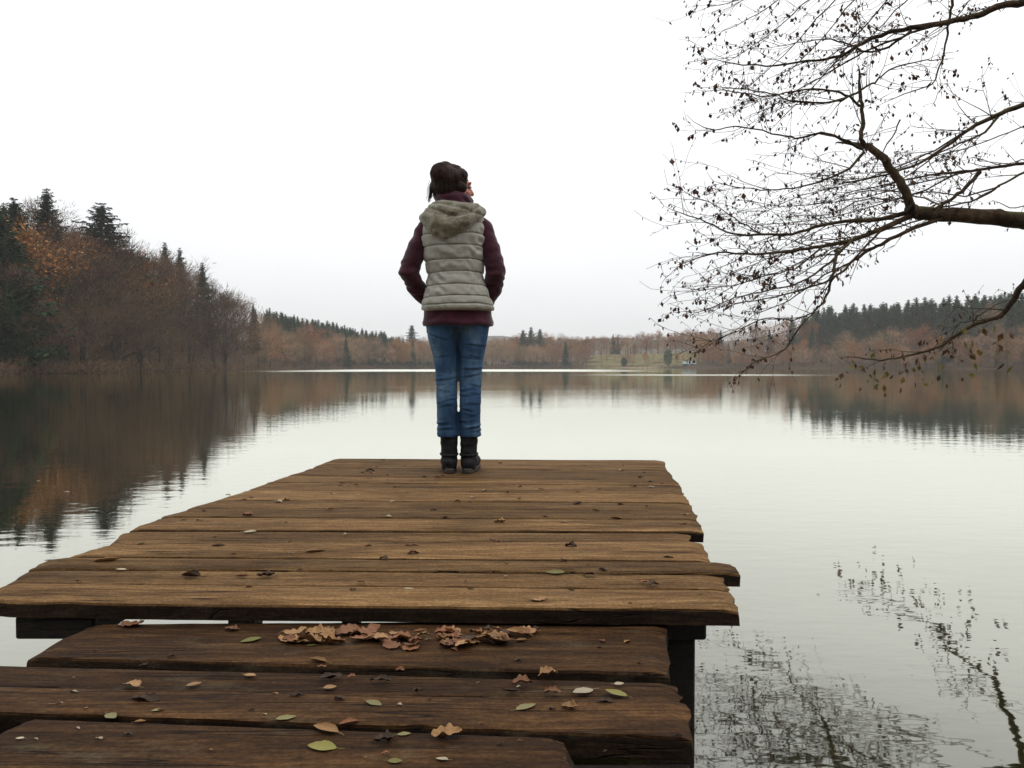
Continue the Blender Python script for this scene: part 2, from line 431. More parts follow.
for x, y in ((.17, 1.12), (-1.05, 1.32), (.12, -.5), (-1.02, -.5), (.12, -2.5), (-1.02, -2.5)):
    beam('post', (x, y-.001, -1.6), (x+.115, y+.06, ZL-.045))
# ------------------------------------------------------------------ fallen leaves
LM = {}
def leafmat(name, c1, c2, c3):
    m = NT(name); v = m.obj(); f = m.noise(v, 60, 5); oi = m.n('ObjectInfo').outputs['Random']
    c = m.ramp(f, [(.3, c1), (.55, c2), (.75, c3)])
    t = m.math('ADD', .75, m.math('MULTIPLY', oi, .5))
    c = m.mix(1.0, c, m.n('CombineColor', {'Red': t, 'Green': t, 'Blue': t}).outputs[0], 'MULTIPLY')
    sx = m.n('SeparateXYZ', {0: v}).outputs[1]
    rib = m.ramp(m.math('ABSOLUTE', sx), [(.0, 1), (.0016, 0)])
    c = m.mix(m.math('MULTIPLY', rib, .5), c, m.mix(1.0, c, (.5, .42, .3), 'MULTIPLY'))
    m.bsdf(c, .6, m.bump(f, .4, .002), .3); return m.m
LM['tan'] = leafmat('dry_tan_leaf', (.14, .065, .026), (.34, .19, .08), (.46, .30, .14))
LM['rust'] = leafmat('rusty_leaf', (.085, .034, .016), (.23, .10, .046), (.34, .18, .09))
LM['dark'] = leafmat('rotten_leaf', (.022, .012, .007), (.06, .032, .017), (.11, .062, .034))
LM['green'] = leafmat('yellow_green_leaf', (.10, .09, .018), (.19, .17, .04), (.25, .22, .07))
LM['olive'] = leafmat('olive_leaf', (.10, .085, .03), (.22, .19, .075), (.3, .26, .12))
LM['pale'] = leafmat('bleached_leaf', (.28, .22, .14), (.46, .38, .26), (.55, .48, .36))
def leaf_mesh(kind, seed):
    """unit leaf (length 1 along x) with a stalk; oval, lobed or curled up"""
    rr = random.Random(seed); mb = MB(); nu, nv = 18, 8
    curl = {'oval': .26, 'curled': .95, 'lobed': .28, 'scrap': .7, 'crumpled': .65}[kind]*rr.uniform(.7, 1.3)
    bend = rr.uniform(-.25, .35) if kind != 'oval' else rr.uniform(-.05, .1)
    vs = []; fs = []
    for i in range(nu+1):
        u = i/nu
        w = .33*math.sin(math.pi*min(1, u*.98+.01))**.75*(1-.25*u)
        if kind == 'lobed' or kind == 'crumpled':
            w = (.42*math.sin(math.pi*min(1, u*.97+.015))**.6)*(.62+.38*abs(math.sin(u*math.pi*3.5+.3)))
        if kind == 'scrap': w *= .8+.5*nz(seed, u*6)
        for j in range(nv+1):
            s = (j/nv)*2-1
            ww = w*(1+.12*nz(seed*2.3, u*9, s))
            y = s*ww
            ang = s*curl*1.4
            rad_ = ww/(abs(curl*1.4)+1e-3)
            yy = rad_*math.sin(ang); zz = rad_*(1-math.cos(ang))*1.0
            if kind in ('lobed', 'crumpled', 'scrap'):
                zz += .10*nz(u*4, s*2.2, seed*3.1)*(1.6 if kind == 'crumpled' else 1)
            zz += bend*(u-.45)**2*1.6+.012*nz(u*8, s*5, seed)
            vs.append((u-.5, yy, zz+.02))
    fs = [(i*(nv+1)+j, (i+1)*(nv+1)+j, (i+1)*(nv+1)+j+1, i*(nv+1)+j+1) for i in range(nu) for j in range(nv)]
    mb.add(vs, fs)
    mz = min(v[2] for v in vs)
    mb.v = [(a, b, c-mz) for a, b, c in mb.v]
    if kind in ('oval', 'lobed', 'curled'):
        z0 = mb.v[nv//2][2]
        mb.tube([(-.49, 0, z0+.005), (-.62, rr.uniform(-.03, .03), z0*.6+.02), (-.78, rr.uniform(-.12, .12), .03)], [.014, .012, .012], 5)
    return mb
LPROT = {}
def leaf_data(kind, col, k):
    key = (kind, col, k)
    if key not in LPROT:
        me = leaf_mesh(kind, hash_(kind)+k*17).mesh('fallen_leaf', LM[col]); LPROT[key] = me
    return LPROT[key]
def hash_(s): return sum(ord(c)*(i+3) for i, c in enumerate(s)) % 97
LEAF_USED = {}
KW = {'oval': 'oval', 'curled': 'curled', 'lobed': 'lobed', 'scrap': 'ragged', 'crumpled': 'crumpled'}
CW = {'tan': 'tan', 'rust': 'rust brown', 'dark': 'dark rotten', 'green': 'yellow green', 'olive': 'olive', 'pale': 'pale bleached'}
def leaf(px, py, size, kind, col, label=None, group=None, z=None, rz=None, tilt=0, dz=0):
    up = py < 611
    zt = (ZU if up else ZL) if z is None else z
    p = on_plane(px, py, zt)
    L = size*p.y/F
    me = leaf_data(kind, col, R.randrange(3))
    o = bpy.data.objects.new('fallen_leaf', me); COL.objects.link(o)
    o.location = (p.x, p.y, zt+.0015+dz); o.scale = (L, L, L*R.uniform(.8, 1.15))
    o.rotation_euler = (R.uniform(-.12, .12)+tilt, R.uniform(-.1, .1), rz if rz is not None else R.choice([0, math.pi])+R.uniform(-.7, .7))
    tag(o, label, 'leaf', group)
    return o
G_U, G_L = 'leaves scattered on the upper deck', 'leaves scattered on the lower boards'
NAMED = [
 (107, 562, 26, 'curled', 'tan', 'long tan curled leaf at the left end of the upper deck', G_U),
 (121, 570, 11, 'oval', 'pale', 'small pale leaf just in front of the long tan curled leaf', G_U),
 (141.6, 544.6, 9, 'curled', 'olive', 'small olive leaf near the left edge behind the tan curled leaf', G_U),
 (191, 577, 24, 'curled', 'dark', 'long dark curled leaf on the left of the upper deck', G_U),
 (266, 577, 18, 'crumpled', 'dark', 'black crumpled leaf beside a brown leaf on the upper deck', G_U),
 (242, 577, 14, 'curled', 'rust', 'thin brown leaf just left of the black crumpled leaf', G_U),
 (315, 552.5, 21, 'curled', 'tan', 'pale tan curled leaf alone mid deck left of the boots', G_U),
 (250, 532, 13, 'oval', 'pale', 'flat bleached oval leaf midway along the left deck', G_U),
 (248, 516, 13, 'crumpled', 'rust', 'brown crumpled leaf with raised tip on the left deck', G_U),
 (218, 546.7, 13, 'curled', 'dark', 'dark curled leaf between the bleached oval leaf and the front boards', G_U),
 (370, 472, 9, 'crumpled', 'dark', 'dark leaf pair member on the last boards left of the boots', G_U),
 (555, 573, 20, 'oval', 'green', 'bright yellow green leaf on the raised deck', G_U),
 (539, 601, 17, 'lobed', 'tan', 'tan lobed leaf by the front edge of the raised deck', G_U),
 (590, 576, 13, 'crumpled', 'dark', 'dark crumpled leaf right of the bright yellow green leaf', G_U),
 (653, 586, 12, 'crumpled', 'dark', 'dark crumpled leaf near the right front of the raised deck', G_U),
 (676, 551.6, 11, 'oval', 'tan', 'small tan leaf near the right edge of the raised deck', G_U),
 (668, 558.4, 11, 'scrap', 'dark', 'dark ragged leaf beside the small tan leaf at the right edge', G_U),
 (571, 547.7, 13, 'crumpled', 'dark', 'dark crumpled leaf in mid deck behind the yellow green leaf', G_U),
 (616, 519, 12, 'curled', 'rust', 'brown curled leaf lying across a gap right of the woman', G_U),
 (596, 511, 9, 'curled', 'olive', 'dull olive leaf just behind the brown curled gap leaf', G_U),
 (621, 505, 8, 'scrap', 'dark', 'small square dark leaf on the right of the far deck', G_U),
 (409, 589.6, 11, 'oval', 'pale', 'pale flat leaf on the front board left of centre', G_U),
 (133, 626, 24, 'lobed', 'rust', 'orange brown leaf under the raised deck on the left', G_L),
 (232, 631, 15, 'crumpled', 'rust', 'small brown leaf left of the leaf litter below the step', G_L),
 (251, 641, 21, 'oval', 'green', 'yellow green leaf below the step left of the litter', G_L),
 (311, 646, 10, 'oval', 'green', 'tiny yellowish leaf in front of the left litter', G_L),
 (318, 662, 20, 'curled', 'tan', 'tan leaf at the board edge below the left litter', G_L),
 (548, 677, 22, 'crumpled', 'tan', 'half tan folded leaf standing at the gap between boards', G_L),
 (522, 685, 20, 'crumpled', 'rust', 'brown crumpled leaf next to the folded leaf at the gap', G_L),
 (510, 692, 19, 'curled', 'dark', 'dark rolled leaf left of the brown crumpled leaf', G_L),
 (553, 694, 18, 'crumpled', 'rust', 'reddish torn leaf left of the grey green oval leaf', G_L),
 (583, 692, 25, 'oval', 'pale', 'pale grey green oval leaf on the lower boards', G_L),
 (526, 708, 24, 'oval', 'olive', 'olive oval leaf with a stalk below the rolled dark leaf', G_L),
 (570, 709, 18, 'crumpled', 'tan', 'tan crumpled leaf below the grey green oval leaf', G_L),
 (616, 694, 24, 'oval', 'green', 'bright yellow green leaf at the right of the lower boards', G_L),
 (619, 684.5, 11, 'oval', 'pale', 'small pale leaf behind the right yellow green leaf', G_L),
 (605, 702, 20, 'scrap', 'dark', 'dark torn leaf in front of the right yellow green leaf', G_L),
 (250, 676, 15, 'oval', 'tan', 'tan leaf at the far edge of the second lower board', G_L),
 (330, 679, 26, 'scrap', 'dark', 'dark leaf debris in the middle of the second lower board', G_L),
 (330, 688, 14, 'oval', 'tan', 'flat tan leaf in front of the dark debris', G_L),
 (381, 682, 22, 'scrap', 'dark', 'dark torn leaf right of the dark debris', G_L),
 (374, 704, 20, 'oval', 'olive', 'olive leaf with long stalk mid way on the second board', G_L),
 (297, 696, 16, 'scrap', 'dark', 'thin dark leaf left of the olive leaf with long stalk', G_L),
 (286, 719, 20, 'oval', 'olive', 'olive leaf on the seam of the front boards', G_L),
 (326, 731, 32, 'curled', 'tan', 'large tan brown leaf on the nearest board', G_L),
 (349, 724, 22, 'curled', 'rust', 'orange brown leaf touching the large tan brown leaf', G_L),
 (385, 742, 24, 'crumpled', 'dark', 'dark brown folded leaf on the nearest board', G_L),
 (404, 735, 14, 'oval', 'olive', 'small olive leaf beside the dark folded leaf', G_L),
 (322, 748, 30, 'oval', 'green', 'yellow green leaf with long stalk on the nearest board', G_L),
 (395, 762, 15, 'oval', 'green', 'round yellow green leaf at the very front', G_L),
 (447, 737, 31, 'crumpled', 'tan', 'crumbling tan leaf on the nearest board right of centre', G_L),
 (442, 760, 14, 'oval', 'pale', 'small pale leaf at the front right of centre', G_L),
 (132, 687, 21, 'lobed', 'tan', 'orange tan leaf alone on the left of the second board', G_L),
 (145, 701, 32, 'scrap', 'dark', 'long dark leaf scrap below the left orange tan leaf', G_L),
 (111, 717, 19, 'oval', 'olive', 'olive leaf left of the long dark scrap', G_L),
 (159, 711, 15, 'oval', 'olive', 'olive leaf right of the long dark scrap', G_L),
 (56, 704, 14, 'oval', 'pale', 'pale narrow leaf at the far left of the second board', G_L),
 (194, 685, 15, 'oval', 'tan', 'flat tan leaf between two orange tan leaves', G_L),
 (20, 739, 9, 'oval', 'pale', 'tiny pale leaf at the near left corner', G_L),
 (129, 735, 14, 'scrap', 'dark', 'small dark scrap on the nearest board at the left', G_L),
 (140, 723, 11, 'curled', 'tan', 'small tan upright leaf at the left seam', G_L),
]
for a in NAMED:
    leaf(*a)
SC_U = 'tiny leaf scrap scattered on the weathered planks of the raised deck'
for (x, y, s, c) in [(362, 473, 6, 'dark'), (342, 483.6, 6, 'dark'), (333, 494.5, 6, 'pale'), (251, 498, 6, 'dark'), (228, 496, 8, 'pale'), (278.6, 503, 9, 'pale'), (204, 511.5, 7, 'dark'), (286, 523, 4, 'dark'),
                     (199.5, 520.7, 8, 'pale'), (183, 521, 6, 'dark'), (346, 535, 8, 'pale'), (215, 538, 7, 'dark'), (368.5, 546, 6, 'dark'), (234, 555, 6, 'dark'), (249, 588, 7, 'dark'), (361, 583, 8, 'dark'),
                     (78, 582, 7, 'dark'), (644, 473, 5, 'dark'), (640, 478, 7, 'dark'), (662, 484, 4, 'dark'), (634, 487, 8, 'rust'), (651, 487.5, 8, 'pale'), (577.6, 504.7, 10, 'dark'), (685, 515, 8, 'tan'),
                     (564, 523, 8, 'pale'), (589, 566, 7, 'rust'), (603, 571, 9, 'dark'), (644, 583, 9, 'rust'), (572, 590.6, 7, 'dark'), (571, 590, 6, 'dark'), (384, 560, 11, 'dark'), (413, 554.5, 12, 'rust'),
                     (495, 542, 11, 'rust'), (415, 546, 8, 'tan'), (507.6, 565, 8, 'rust'), (563, 562, 9, 'dark'), (445, 518, 8, 'dark'), (545, 517, 8, 'dark'), (500, 523, 12, 'tan'), (520, 487, 8, 'tan'), (395, 487, 7, 'tan'), (470, 503, 6, 'dark'),
                     (150, 562, 5, 'dark'), (300, 570, 6, 'dark'), (330, 571, 5, 'dark'), (466, 582, 5, 'dark'), (430, 600, 5, 'tan'), (630, 604, 5, 'dark'), (700, 595, 5, 'olive'), (520, 551, 5, 'dark'), (290, 543, 5, 'dark')]:
    leaf(x, y, s, 'scrap' if s < 9 else 'crumpled', c, SC_U, 'leaf scraps on the raised deck')
SC_L = 'tiny leaf scrap scattered on the dark lower boards'
for (x, y, s, c) in [(78, 729, 7, 'pale'), (36, 740, 6, 'pale'), (96, 651, 6, 'dark'), (340, 700, 12, 'dark'), (352, 678, 9, 'rust'), (418, 692, 10, 'dark'), (440, 693, 7, 'dark'), (518, 661, 9, 'dark'), (600, 648, 8, 'dark'), (640, 664, 8, 'dark'),
                     (265, 715, 6, 'pale'), (276, 694, 6, 'tan'), (478, 684, 6, 'rust'), (430, 700, 6, 'dark'), (210, 751, 7, 'tan'), (150, 755, 7, 'dark'), (300, 757, 6, 'dark'), (230, 735, 6, 'dark'), (500, 745, 8, 'dark'), (520, 742, 6, 'rust')]:
    leaf(x, y, s, 'scrap' if s < 9 else 'crumpled', c, SC_L, 'leaf scraps on the lower boards')
LIT1, LIT2 = 'dry brown leaf in the smaller left heap below the step', 'dry brown leaf in the larger right heap below the step'
for i in range(18):
    x = 287+R.random()*96; y = 633+R.random()*12-(6 if 305 < x < 350 else 0)*0
    leaf(x, y, R.uniform(14, 26), R.choice(['lobed', 'lobed', 'crumpled']), R.choice(['tan', 'tan', 'tan', 'rust', 'rust', 'dark']), LIT1, 'leaves heaped below the step', tilt=R.uniform(-.2, .2), dz=.003*(i % 3))
for i in range(46):
    x = 390+R.random()**.9*142; y = 633+R.random()*20*(1 if x < 470 else .75)
    leaf(x, y, R.uniform(13, 25), R.choice(['lobed', 'lobed', 'crumpled', 'curled']), R.choice(['tan', 'rust', 'tan', 'rust', 'dark']), LIT2, 'leaves heaped below the step', tilt=R.uniform(-.25, .25), dz=.003*(i % 4))
for k in range(46):
    y = 366+94/(1-R.random()*.6); x = lerp(interp([(460, 335), (530, 130), (600, 10)], y), interp([(460, 655), (530, 695), (600, 720)], y), R.random())
    leaf(x, y, R.uniform(3, 8)*y/540, R.choice(['scrap', 'crumpled', 'scrap']), R.choice(['tan', 'rust', 'pale', 'dark', 'tan']), SC_U, 'leaf scraps on the raised deck')
for k in range(22):
    leaf(R.uniform(60, 640), R.uniform(640, 765), R.uniform(4, 10), R.choice(['scrap', 'crumpled']), R.choice(['tan', 'rust', 'dark', 'pale']), SC_L, 'leaf scraps on the lower boards')
for (x, y, s, lb) in [(38, 481, 5, 'small pale leaf floating on dark water, the farther left one'), (67, 492, 6, 'small pale leaf floating on dark water, the nearer right one')]:
    leaf(x, y, s, 'oval', 'pale', lb, 'leaves floating on the lake', z=.002)

# ------------------------------------------------------------------ the woman
def cloth(name, c1, c2, scale, rough=.85, bump=.3, bd=.003, fine=220, sheen=.2):
    m = NT(name); v = m.obj(); f = m.noise(v, scale, 6, .65); w = m.noise(v, fine, 2)
    c = m.ramp(f, [(.3, c1), (.7, c2)])
    c = m.mix(m.math('MULTIPLY', m.ramp(w, [(.35, 0), (.65, 1)]), .3), c, m.mix(1.0, c, (.55, .55, .55), 'MULTIPLY'))
    m.bsdf(c, rough, m.bump(m.math('ADD', f, m.math('MULTIPLY', w, .5)), bump, bd), .15, **{'Sheen Weight': sheen}); return m.m
M['vest'] = cloth('quilted_nylon', (.31, .30, .26), (.40, .39, .345), 5, .55, .25, .006, 60, .1)
M['hood'] = cloth('heather_knit', (.10, .092, .060), (.34, .31, .23), 34, .95, .9, .008, 150, .4)
M['sweater'] = cloth('burgundy_knit', (.032, .007, .014), (.068, .014, .027), 18, .9, .5, .004, 260, .3)
M['scarf'] = cloth('wine_wool', (.036, .008, .017), (.080, .018, .036), 22, .95, .7, .006, 200, .4)
def denim():
    m = NT('worn_denim'); v = m.obj(); f = m.noise(m.map(v, (4, 4, 2)), 2.2, 5, .6); w = m.noise(m.map(v, (90, 90, 500)), 1, 2)
    c = m.ramp(f, [(.3, (.018, .042, .098)), (.5, (.042, .092, .180)), (.7, (.12, .20, .285))])
    c = m.mix(m.math('MULTIPLY', w, .4), c, m.mix(1.0, c, (.5, .55, .6), 'MULTIPLY'))
    # worn pale lines along the creases
    z = m.noise(m.map(v, (5, 5, 34)), 1, 4, .6)
    c = m.mix(m.ramp(z, [(.6, 0), (.74, .45)]), c, (.15, .22, .27))
    m.bsdf(c, .85, m.bump(m.math('ADD', w, z), .3, .003), .15); return m.m
M['denim'] = denim()
M['boot'] = noisy('black_suede', (.006, .006, .008), (.022, .021, .024), 40, .75, .4, .003)
M['sole'] = noisy('grey_rubber', (.035, .03, .027), (.08, .068, .055), 60, .8)
M['skin'] = NT('skin'); _m = M['skin']; _m.bsdf(_m.ramp(_m.noise(_m.obj(), 25, 4), [(.3, (.46, .17, .12)), (.7, (.56, .25, .18))]), .5, None, .3, **{'Subsurface Weight': .1, 'Subsurface Radius': (.01, .004, .002)}); M['skin'] = _m.m
def hairmat():
    m = NT('dark_brown_hair'); v = m.obj(); f = m.noise(m.map(v, (60, 60, 9)), 2.5, 5, .6)
    c = m.ramp(f, [(.3, (.007, .0045, .0045)), (.55, (.026, .014, .011)), (.8, (.085, .045, .030))])
    m.bsdf(c, .55, m.bump(f, .8, .006), .18); return m.m
M['hair'] = hairmat()
P = .005236; DW = 4.21
wx = (457-512)*DW/F
person = empty('person', (wx, DW+.02, ZU+.001), 'woman seen from behind in grey quilted vest and jeans at the jetty end', 'person'); person.scale = (.985, .985, .980)
def W(px, py, y=0.0): return Vector(((px-457)*P, y, (474-py)*P))
# body: one fused surface from head to feet
HT = rad(62)                                   # head turned to her right
hc = Vector((-.014, .014, 1.522))
RH = Matrix.Rotation(-HT, 3, 'Z')
def hp(x, y, z): return hc+RH @ Vector((x, y, z))
b = MB()
b.ell(hc+RH @ Vector((0, -.012, .022)), (.072, .090, .088), RH)
b.ell(hp(0, .022, -.035), (.056, .066, .072), RH)
b.ell(hp(0, .052, -.088), (.026, .026, .024), RH)                     # chin
b.caps([hp(0, .086, .012), hp(0, .103, -.022)], [.0085, .0135], 10)     # nose
b.ell(hp(0, .085, -.055), (.022, .011, .010), RH, 10, 8)               # lips
for s in (-1, 1):
    b.ell(hp(s*.074, -.008, -.012), (.010, .020, .031), RH, 10, 8)     # ears
    b.ell(hp(s*.036, .058, -.030), (.022, .024, .022), RH, 10, 8)      # cheeks
    b.caps([hp(s*.016, .084, .026), hp(s*.048, .072, .028)], [.008, .007], 8)   # brows
b.caps([(-.012, -.004, 1.36), (-.018, 0, 1.46)], [.052, .05])
b.caps([(0, 0, .86), (0, .01, 1.02), (0, .0, 1.22), (0, -.01, 1.33)], [.10, .085, .10, .06])
for s in (-1, 1):
    b.caps([(s*.08, -.005, 1.33), (s*.14, -.005, 1.31)], [.035, .03])
    lx = -.056 if s < 0 else .070
    b.caps([(s*.075, 0, .84), (lx, .003, .46), (lx*(.78 if s < 0 else .85), 0, .09)], [.062, .036, .026])
    b.caps([(lx*(.78 if s < 0 else .85), .0, .06), (lx*(1.0 if s < 0 else 1.1), .13, .045)], [.028, .022])
ARM = {-1: [W(427, 225, -.005), W(416, 249, -.02), W(408.5, 270, -.035), W(415, 285, .03), W(426, 297, .095)],
       1: [W(482, 224, -.005), W(491, 249, -.02), W(497, 270, -.035), W(493.5, 285, .03), W(486, 297, .095)]}
for s in (-1, 1):
    A = ARM[s]
    b.caps([A[0], A[1], A[2], A[3], A[4]], [.034, .030, .025, .023, .020])
    hnd = A[4]+Vector((-s*.045, .028, -.022))
    b.caps([A[4], hnd], [.024, .030])
    dirn = Vector((-s*.75, .25, -.35)).normalized(); side = Vector((0, .35, .6)).normalized()
    for k, (o_, ln) in enumerate(((.024, .062), (.008, .072), (-.008, .068), (-.024, .052))):
        r0 = hnd+side*o_+dirn*.018
        b.caps([r0, r0+dirn*ln*.55, r0+dirn*ln+Vector((0, -.012, -.008))], [.0095, .0085, .0075], 8)
    b.caps([hnd+side*.02, hnd+side*.05+dirn*.02, hnd+side*.058+dirn*.05], [.011, .0095, .0085], 8)
fuse(b, 'body', M['skin'], person, .0055, 5)
# eyes
eye_m = noisy('eye', (.25, .24, .23), (.7, .68, .66), 30, .2)
for s in (-1, 1):
    eyes = MB(); eyes.ell(hp(s*.031, .0735, .006), (.0125, .0115, .0095), RH, 12, 8); eyes.build('eye', eye_m, person)
# sweater: torso, both sleeves, hem
b = MB()
b.caps([(0, 0, 1.30), (0, 0, 1.36)], [.12, .075])
for s in (-1, 1):
    A = ARM[s]
    b.caps([A[0]+Vector((-s*.03, 0, .01)), A[0], A[1], A[2], A[3], A[4], A[4]+Vector((-s*.02, .02, -.012))], [.056, .058, .056, .0535, .050, .044, .038], 18)
cre = [(R.uniform(0, 1), R.uniform(-1, 1)) for _ in range(20)]
def sl_def(co, n):
    d = .006*nz(co.x*9, co.y*9, co.z*24)+.0042*nz(co.x*22+co.z*18, co.y*20, co.z*34)+.0028*math.sin(co.z*150+9*nz(co.x*14, co.y*14, co.z*8))*sstep(1.18, 1.02, co.z)
    return co+n*d
def ring_loft(prof, nseg, fn):
    """closed loft; prof rows (z, cx, cy, a, b)"""
    q = MB(); vs = []
    for (z, cx, cy, a, b_) in prof:
        for k in range(nseg):
            t = 2*math.pi*k/nseg
            ct, st = math.cos(t), math.sin(t)
            e = 2/2.35
            x = cx+a*math.copysign(abs(ct)**e, ct); y = cy+b_*math.copysign(abs(st)**e, st)
            vs.append(Vector(fn(x, y, z, t)))
    m_ = len(prof)
    fs = [(i*nseg+k, i*nseg+(k+1) % nseg, (i+1)*nseg+(k+1) % nseg, (i+1)*nseg+k) for i in range(m_-1) for k in range(nseg)]
    fs.append(tuple(range(nseg))[::-1]); fs.append(tuple((m_-1)*nseg+k for k in range(nseg)))
    q.add(vs, fs); return q
sweater = fuse(b, 'sweater', M['sweater'], person, .0075, 5, sl_def)
rows = []
for i in range(22):
    t = i/21; z = lerp(.785, .93, t)
    rows.append((z, lerp(.005, .0, t), .005, lerp(.186, .172, t)+.006*math.exp(-((z-.80)/.012)**2), lerp(.128, .120, t)+.006*math.exp(-((z-.80)/.012)**2)))
h = ring_loft(rows, 72, lambda x, y, z, t: (x+.004*nz(t*3, z*30), y+.004*nz(z*30, t*3, 5), z+.006*nz(math.cos(t)*2, math.sin(t)*2)))
h.build('sweater_hem', M['sweater'], person)
# vest
VT = [(.862, .003, .187, .138), (.885, .003, .190, .140), (.937, .0, .174, .132), (.99, -.004, .158, .122), (1.047, -.008, .143, .113), (1.10, -.010, .149, .115), (1.14, -.013, .158, .120), (1.25, -.018, .174, .128), (1.30, -.014, .172, .122), (1.345, -.010, .158, .108), (1.385, -.012, .122, .092), (1.42, -.014, .09, .075)]
SEAM = [.862, .893, .936, .995, 1.063, 1.126, 1.199, 1.262, 1.325, 1.42]
def vt(z, k): return interp([(r[0], r[k]) for r in VT], z)
rows = []
nz_ = 210
for i in range(nz_+1):
    z = lerp(.862, 1.42, i/nz_); rows.append((z, vt(z, 1), 0, vt(z, 2), vt(z, 3)))
def puff(x, y, z, t):
    zz = z+.004*math.sin(t*2+1)+.003*nz(t*2, z*9)
    a = 0
    for s0, s1 in zip(SEAM, SEAM[1:]):
        if s0 <= zz <= s1:
            u = (zz-s0)/(s1-s0); a = (4*u*(1-u))**.36
    crump = .55+.6*abs(nz(t*5+z*3, z*26, 3.3))
    side = 1-.85*math.exp(-(min(abs(t), abs(t-math.pi), abs(t-2*math.pi))/.10)**2)
    d = .0065*a*side-.0+.009*nz(t*4.5, z*18, 1.7)*a+.0035*crump*nz(t*14+z*20, z*30)
    for s0 in SEAM[1:-1]: d -= .0045*math.exp(-((zz-s0)/.0032)**2)*side
    d += .0035*math.sin(z*95+6*nz(t*3, z*5, 8)+t*9)*a*max(0, nz(t*2.2, z*11, 5.5))*2
    if z < .868: d -= .012
    c = Vector((vt(z, 1), 0, 0)); r = Vector((x, y, 0))-c
    n = r.normalized() if r.length else r
    return (x+n.x*d, y+n.y*d, z)
vest = ring_loft(rows, 128, puff).build('quilted_vest', M['vest'], person)
# hood lying on the back
b = MB()
b.caps([W(424, 215, -.02), W(428, 217, -.075), W(438, 222, -.125), W(452, 226, -.140), W(466, 221, -.13), W(478, 213, -.085), W(482, 209, -.02)], [.030, .036, .040, .042, .040, .036, .028], 14)
b.caps([W(427, 210, .0), W(431, 210, -.07), W(441, 211, -.115), W(454, 213, -.125), W(467, 210, -.115), W(477, 207, -.06), W(479, 206, .0)], [.026, .032, .036, .038, .036, .032, .026], 14)
b.caps([W(432, 205, .02), W(434, 205, -.05), W(444, 204.5, -.095), W(456, 206, -.10), W(468, 206, -.08), W(473, 206, -.02)], [.022, .026, .028, .028, .026, .022], 14)
b.ell(W(448, 220, -.112), (.085, .045, .085))
b.ell(W(445, 229, -.120), (.052, .036, .050))
b.caps([W(427, 220, -.08), W(437, 231, -.118), W(447, 235, -.122), (W(462, 228, -.12)), W(478, 214, -.08)], [.026, .030, .030, .030, .026], 14)
def hood_def(co, n):
    f = .006*nz(co.x*8+co.z*6, co.y*6, co.z*20)+.0025*nz(co.x*20, co.y*20, co.z*40)
    f -= .008*math.exp(-((co.z-1.345-.9*(co.x+.02)**2*4+.012*math.sin(co.x*22))/.007)**2)*(1 if co.y < -.03 else 0)
    f -= .007*math.exp(-((co.z-1.395+.25*co.x)/.006)**2)*(1 if co.y < -.03 else 0)
    return co+n*f
hood = fuse(b, 'hood', M['hood'], vest, .007, 5, hood_def)
# cowl scarf
rows = []
for i in range(30):
    t = i/29; z = lerp(1.375, 1.488, t)
    k = 1+.07*math.sin(t*9.5)
    rows.append((z, lerp(-.012, -.018, t), lerp(.0, .004, t), lerp(.124, .092, t**.8)*k, lerp(.110, .086, t)*k))
q = ring_loft(rows, 72, lambda x, y, z, t: (x+.007*nz(t*2+z*26, z*20), y+.007*nz(z*20, t*2+z*20, 5), z-.16*(x+.012)*sstep(1.37, 1.49, z)*.9+.006*nz(t*1.3, 7)))
q.build('cowl_scarf', M['scarf'], person)
# hair: cap, loose bun, flyaway strands
b = MB()
b.ell(hp(0, -.022, .034), (.084, .094, .084), RH)
b.ell(hp(0, -.052, -.020), (.084, .066, .078), RH)
b.ell(W(446, 184, -.055), (.076, .05, .055))
b.ell(W(447, 176, -.07), (.078, .046, .062))
b.ell(W(440.5, 172, -.055), (.052, .055, .058))
b.ell(W(445, 167, -.040), (.048, .050, .040))
b.ell(W(461, 171.5, -.012), (.038, .06, .038))
b.ell(W(437.5, 183, -.04), (.035, .04, .045))
b.ell(W(458, 185, -.05), (.050, .035, .035))
def hair_def(co, n):
    a = math.atan2(co.y, co.x)
    f = .007*nz(a*6, co.z*7, 2)+.0045*nz(a*20+co.z*14, co.z*16, 4)+.002*nz(a*50+co.z*30, co.z*20, 9)
    return co+n*f
hair = fuse(b, 'hair', M['hair'], person, .0055, 5, hair_def)
comb = MB(); bun = W(441.5, 172, -.10)
loc = lambda p: RH.transposed() @ (p-hc)
ec, er = Vector((0, -.022, .030)), Vector((.089, .101, .092))
def on_head(d, k): return hc+RH @ (ec+Vector((d.x*er.x, d.y*er.y, d.z*er.z))*k)
bd = loc(bun)-ec; bd = Vector((bd.x/er.x, bd.y/er.y, bd.z/er.z)).normalized()
for k in range(1500):          # strands combed back from the face to the knot
    d0 = Vector((R.gauss(0, 1), R.gauss(0, 1), R.gauss(.25, .8))).normalized()
    if d0.y > .55 and d0.z < .75: continue
    if d0.z < -.75: continue
    q = []; a0 = R.uniform(.0, .35); a1 = min(.97, a0+R.uniform(.4, .65)); wv = R.uniform(.995, 1.035); ph = R.random()*6
    for j in range(8):
        t = lerp(a0, a1, j/7); dd = d0.lerp(bd, t)
        if dd.length < .05: break
        dd.normalize(); q.append(on_head(dd, wv+.012*math.sin(ph+j*.8)))
    if len(q) > 3: comb.tube(q, [.0006]+[.0016]*(len(q)-2)+[.0006], 3, False)
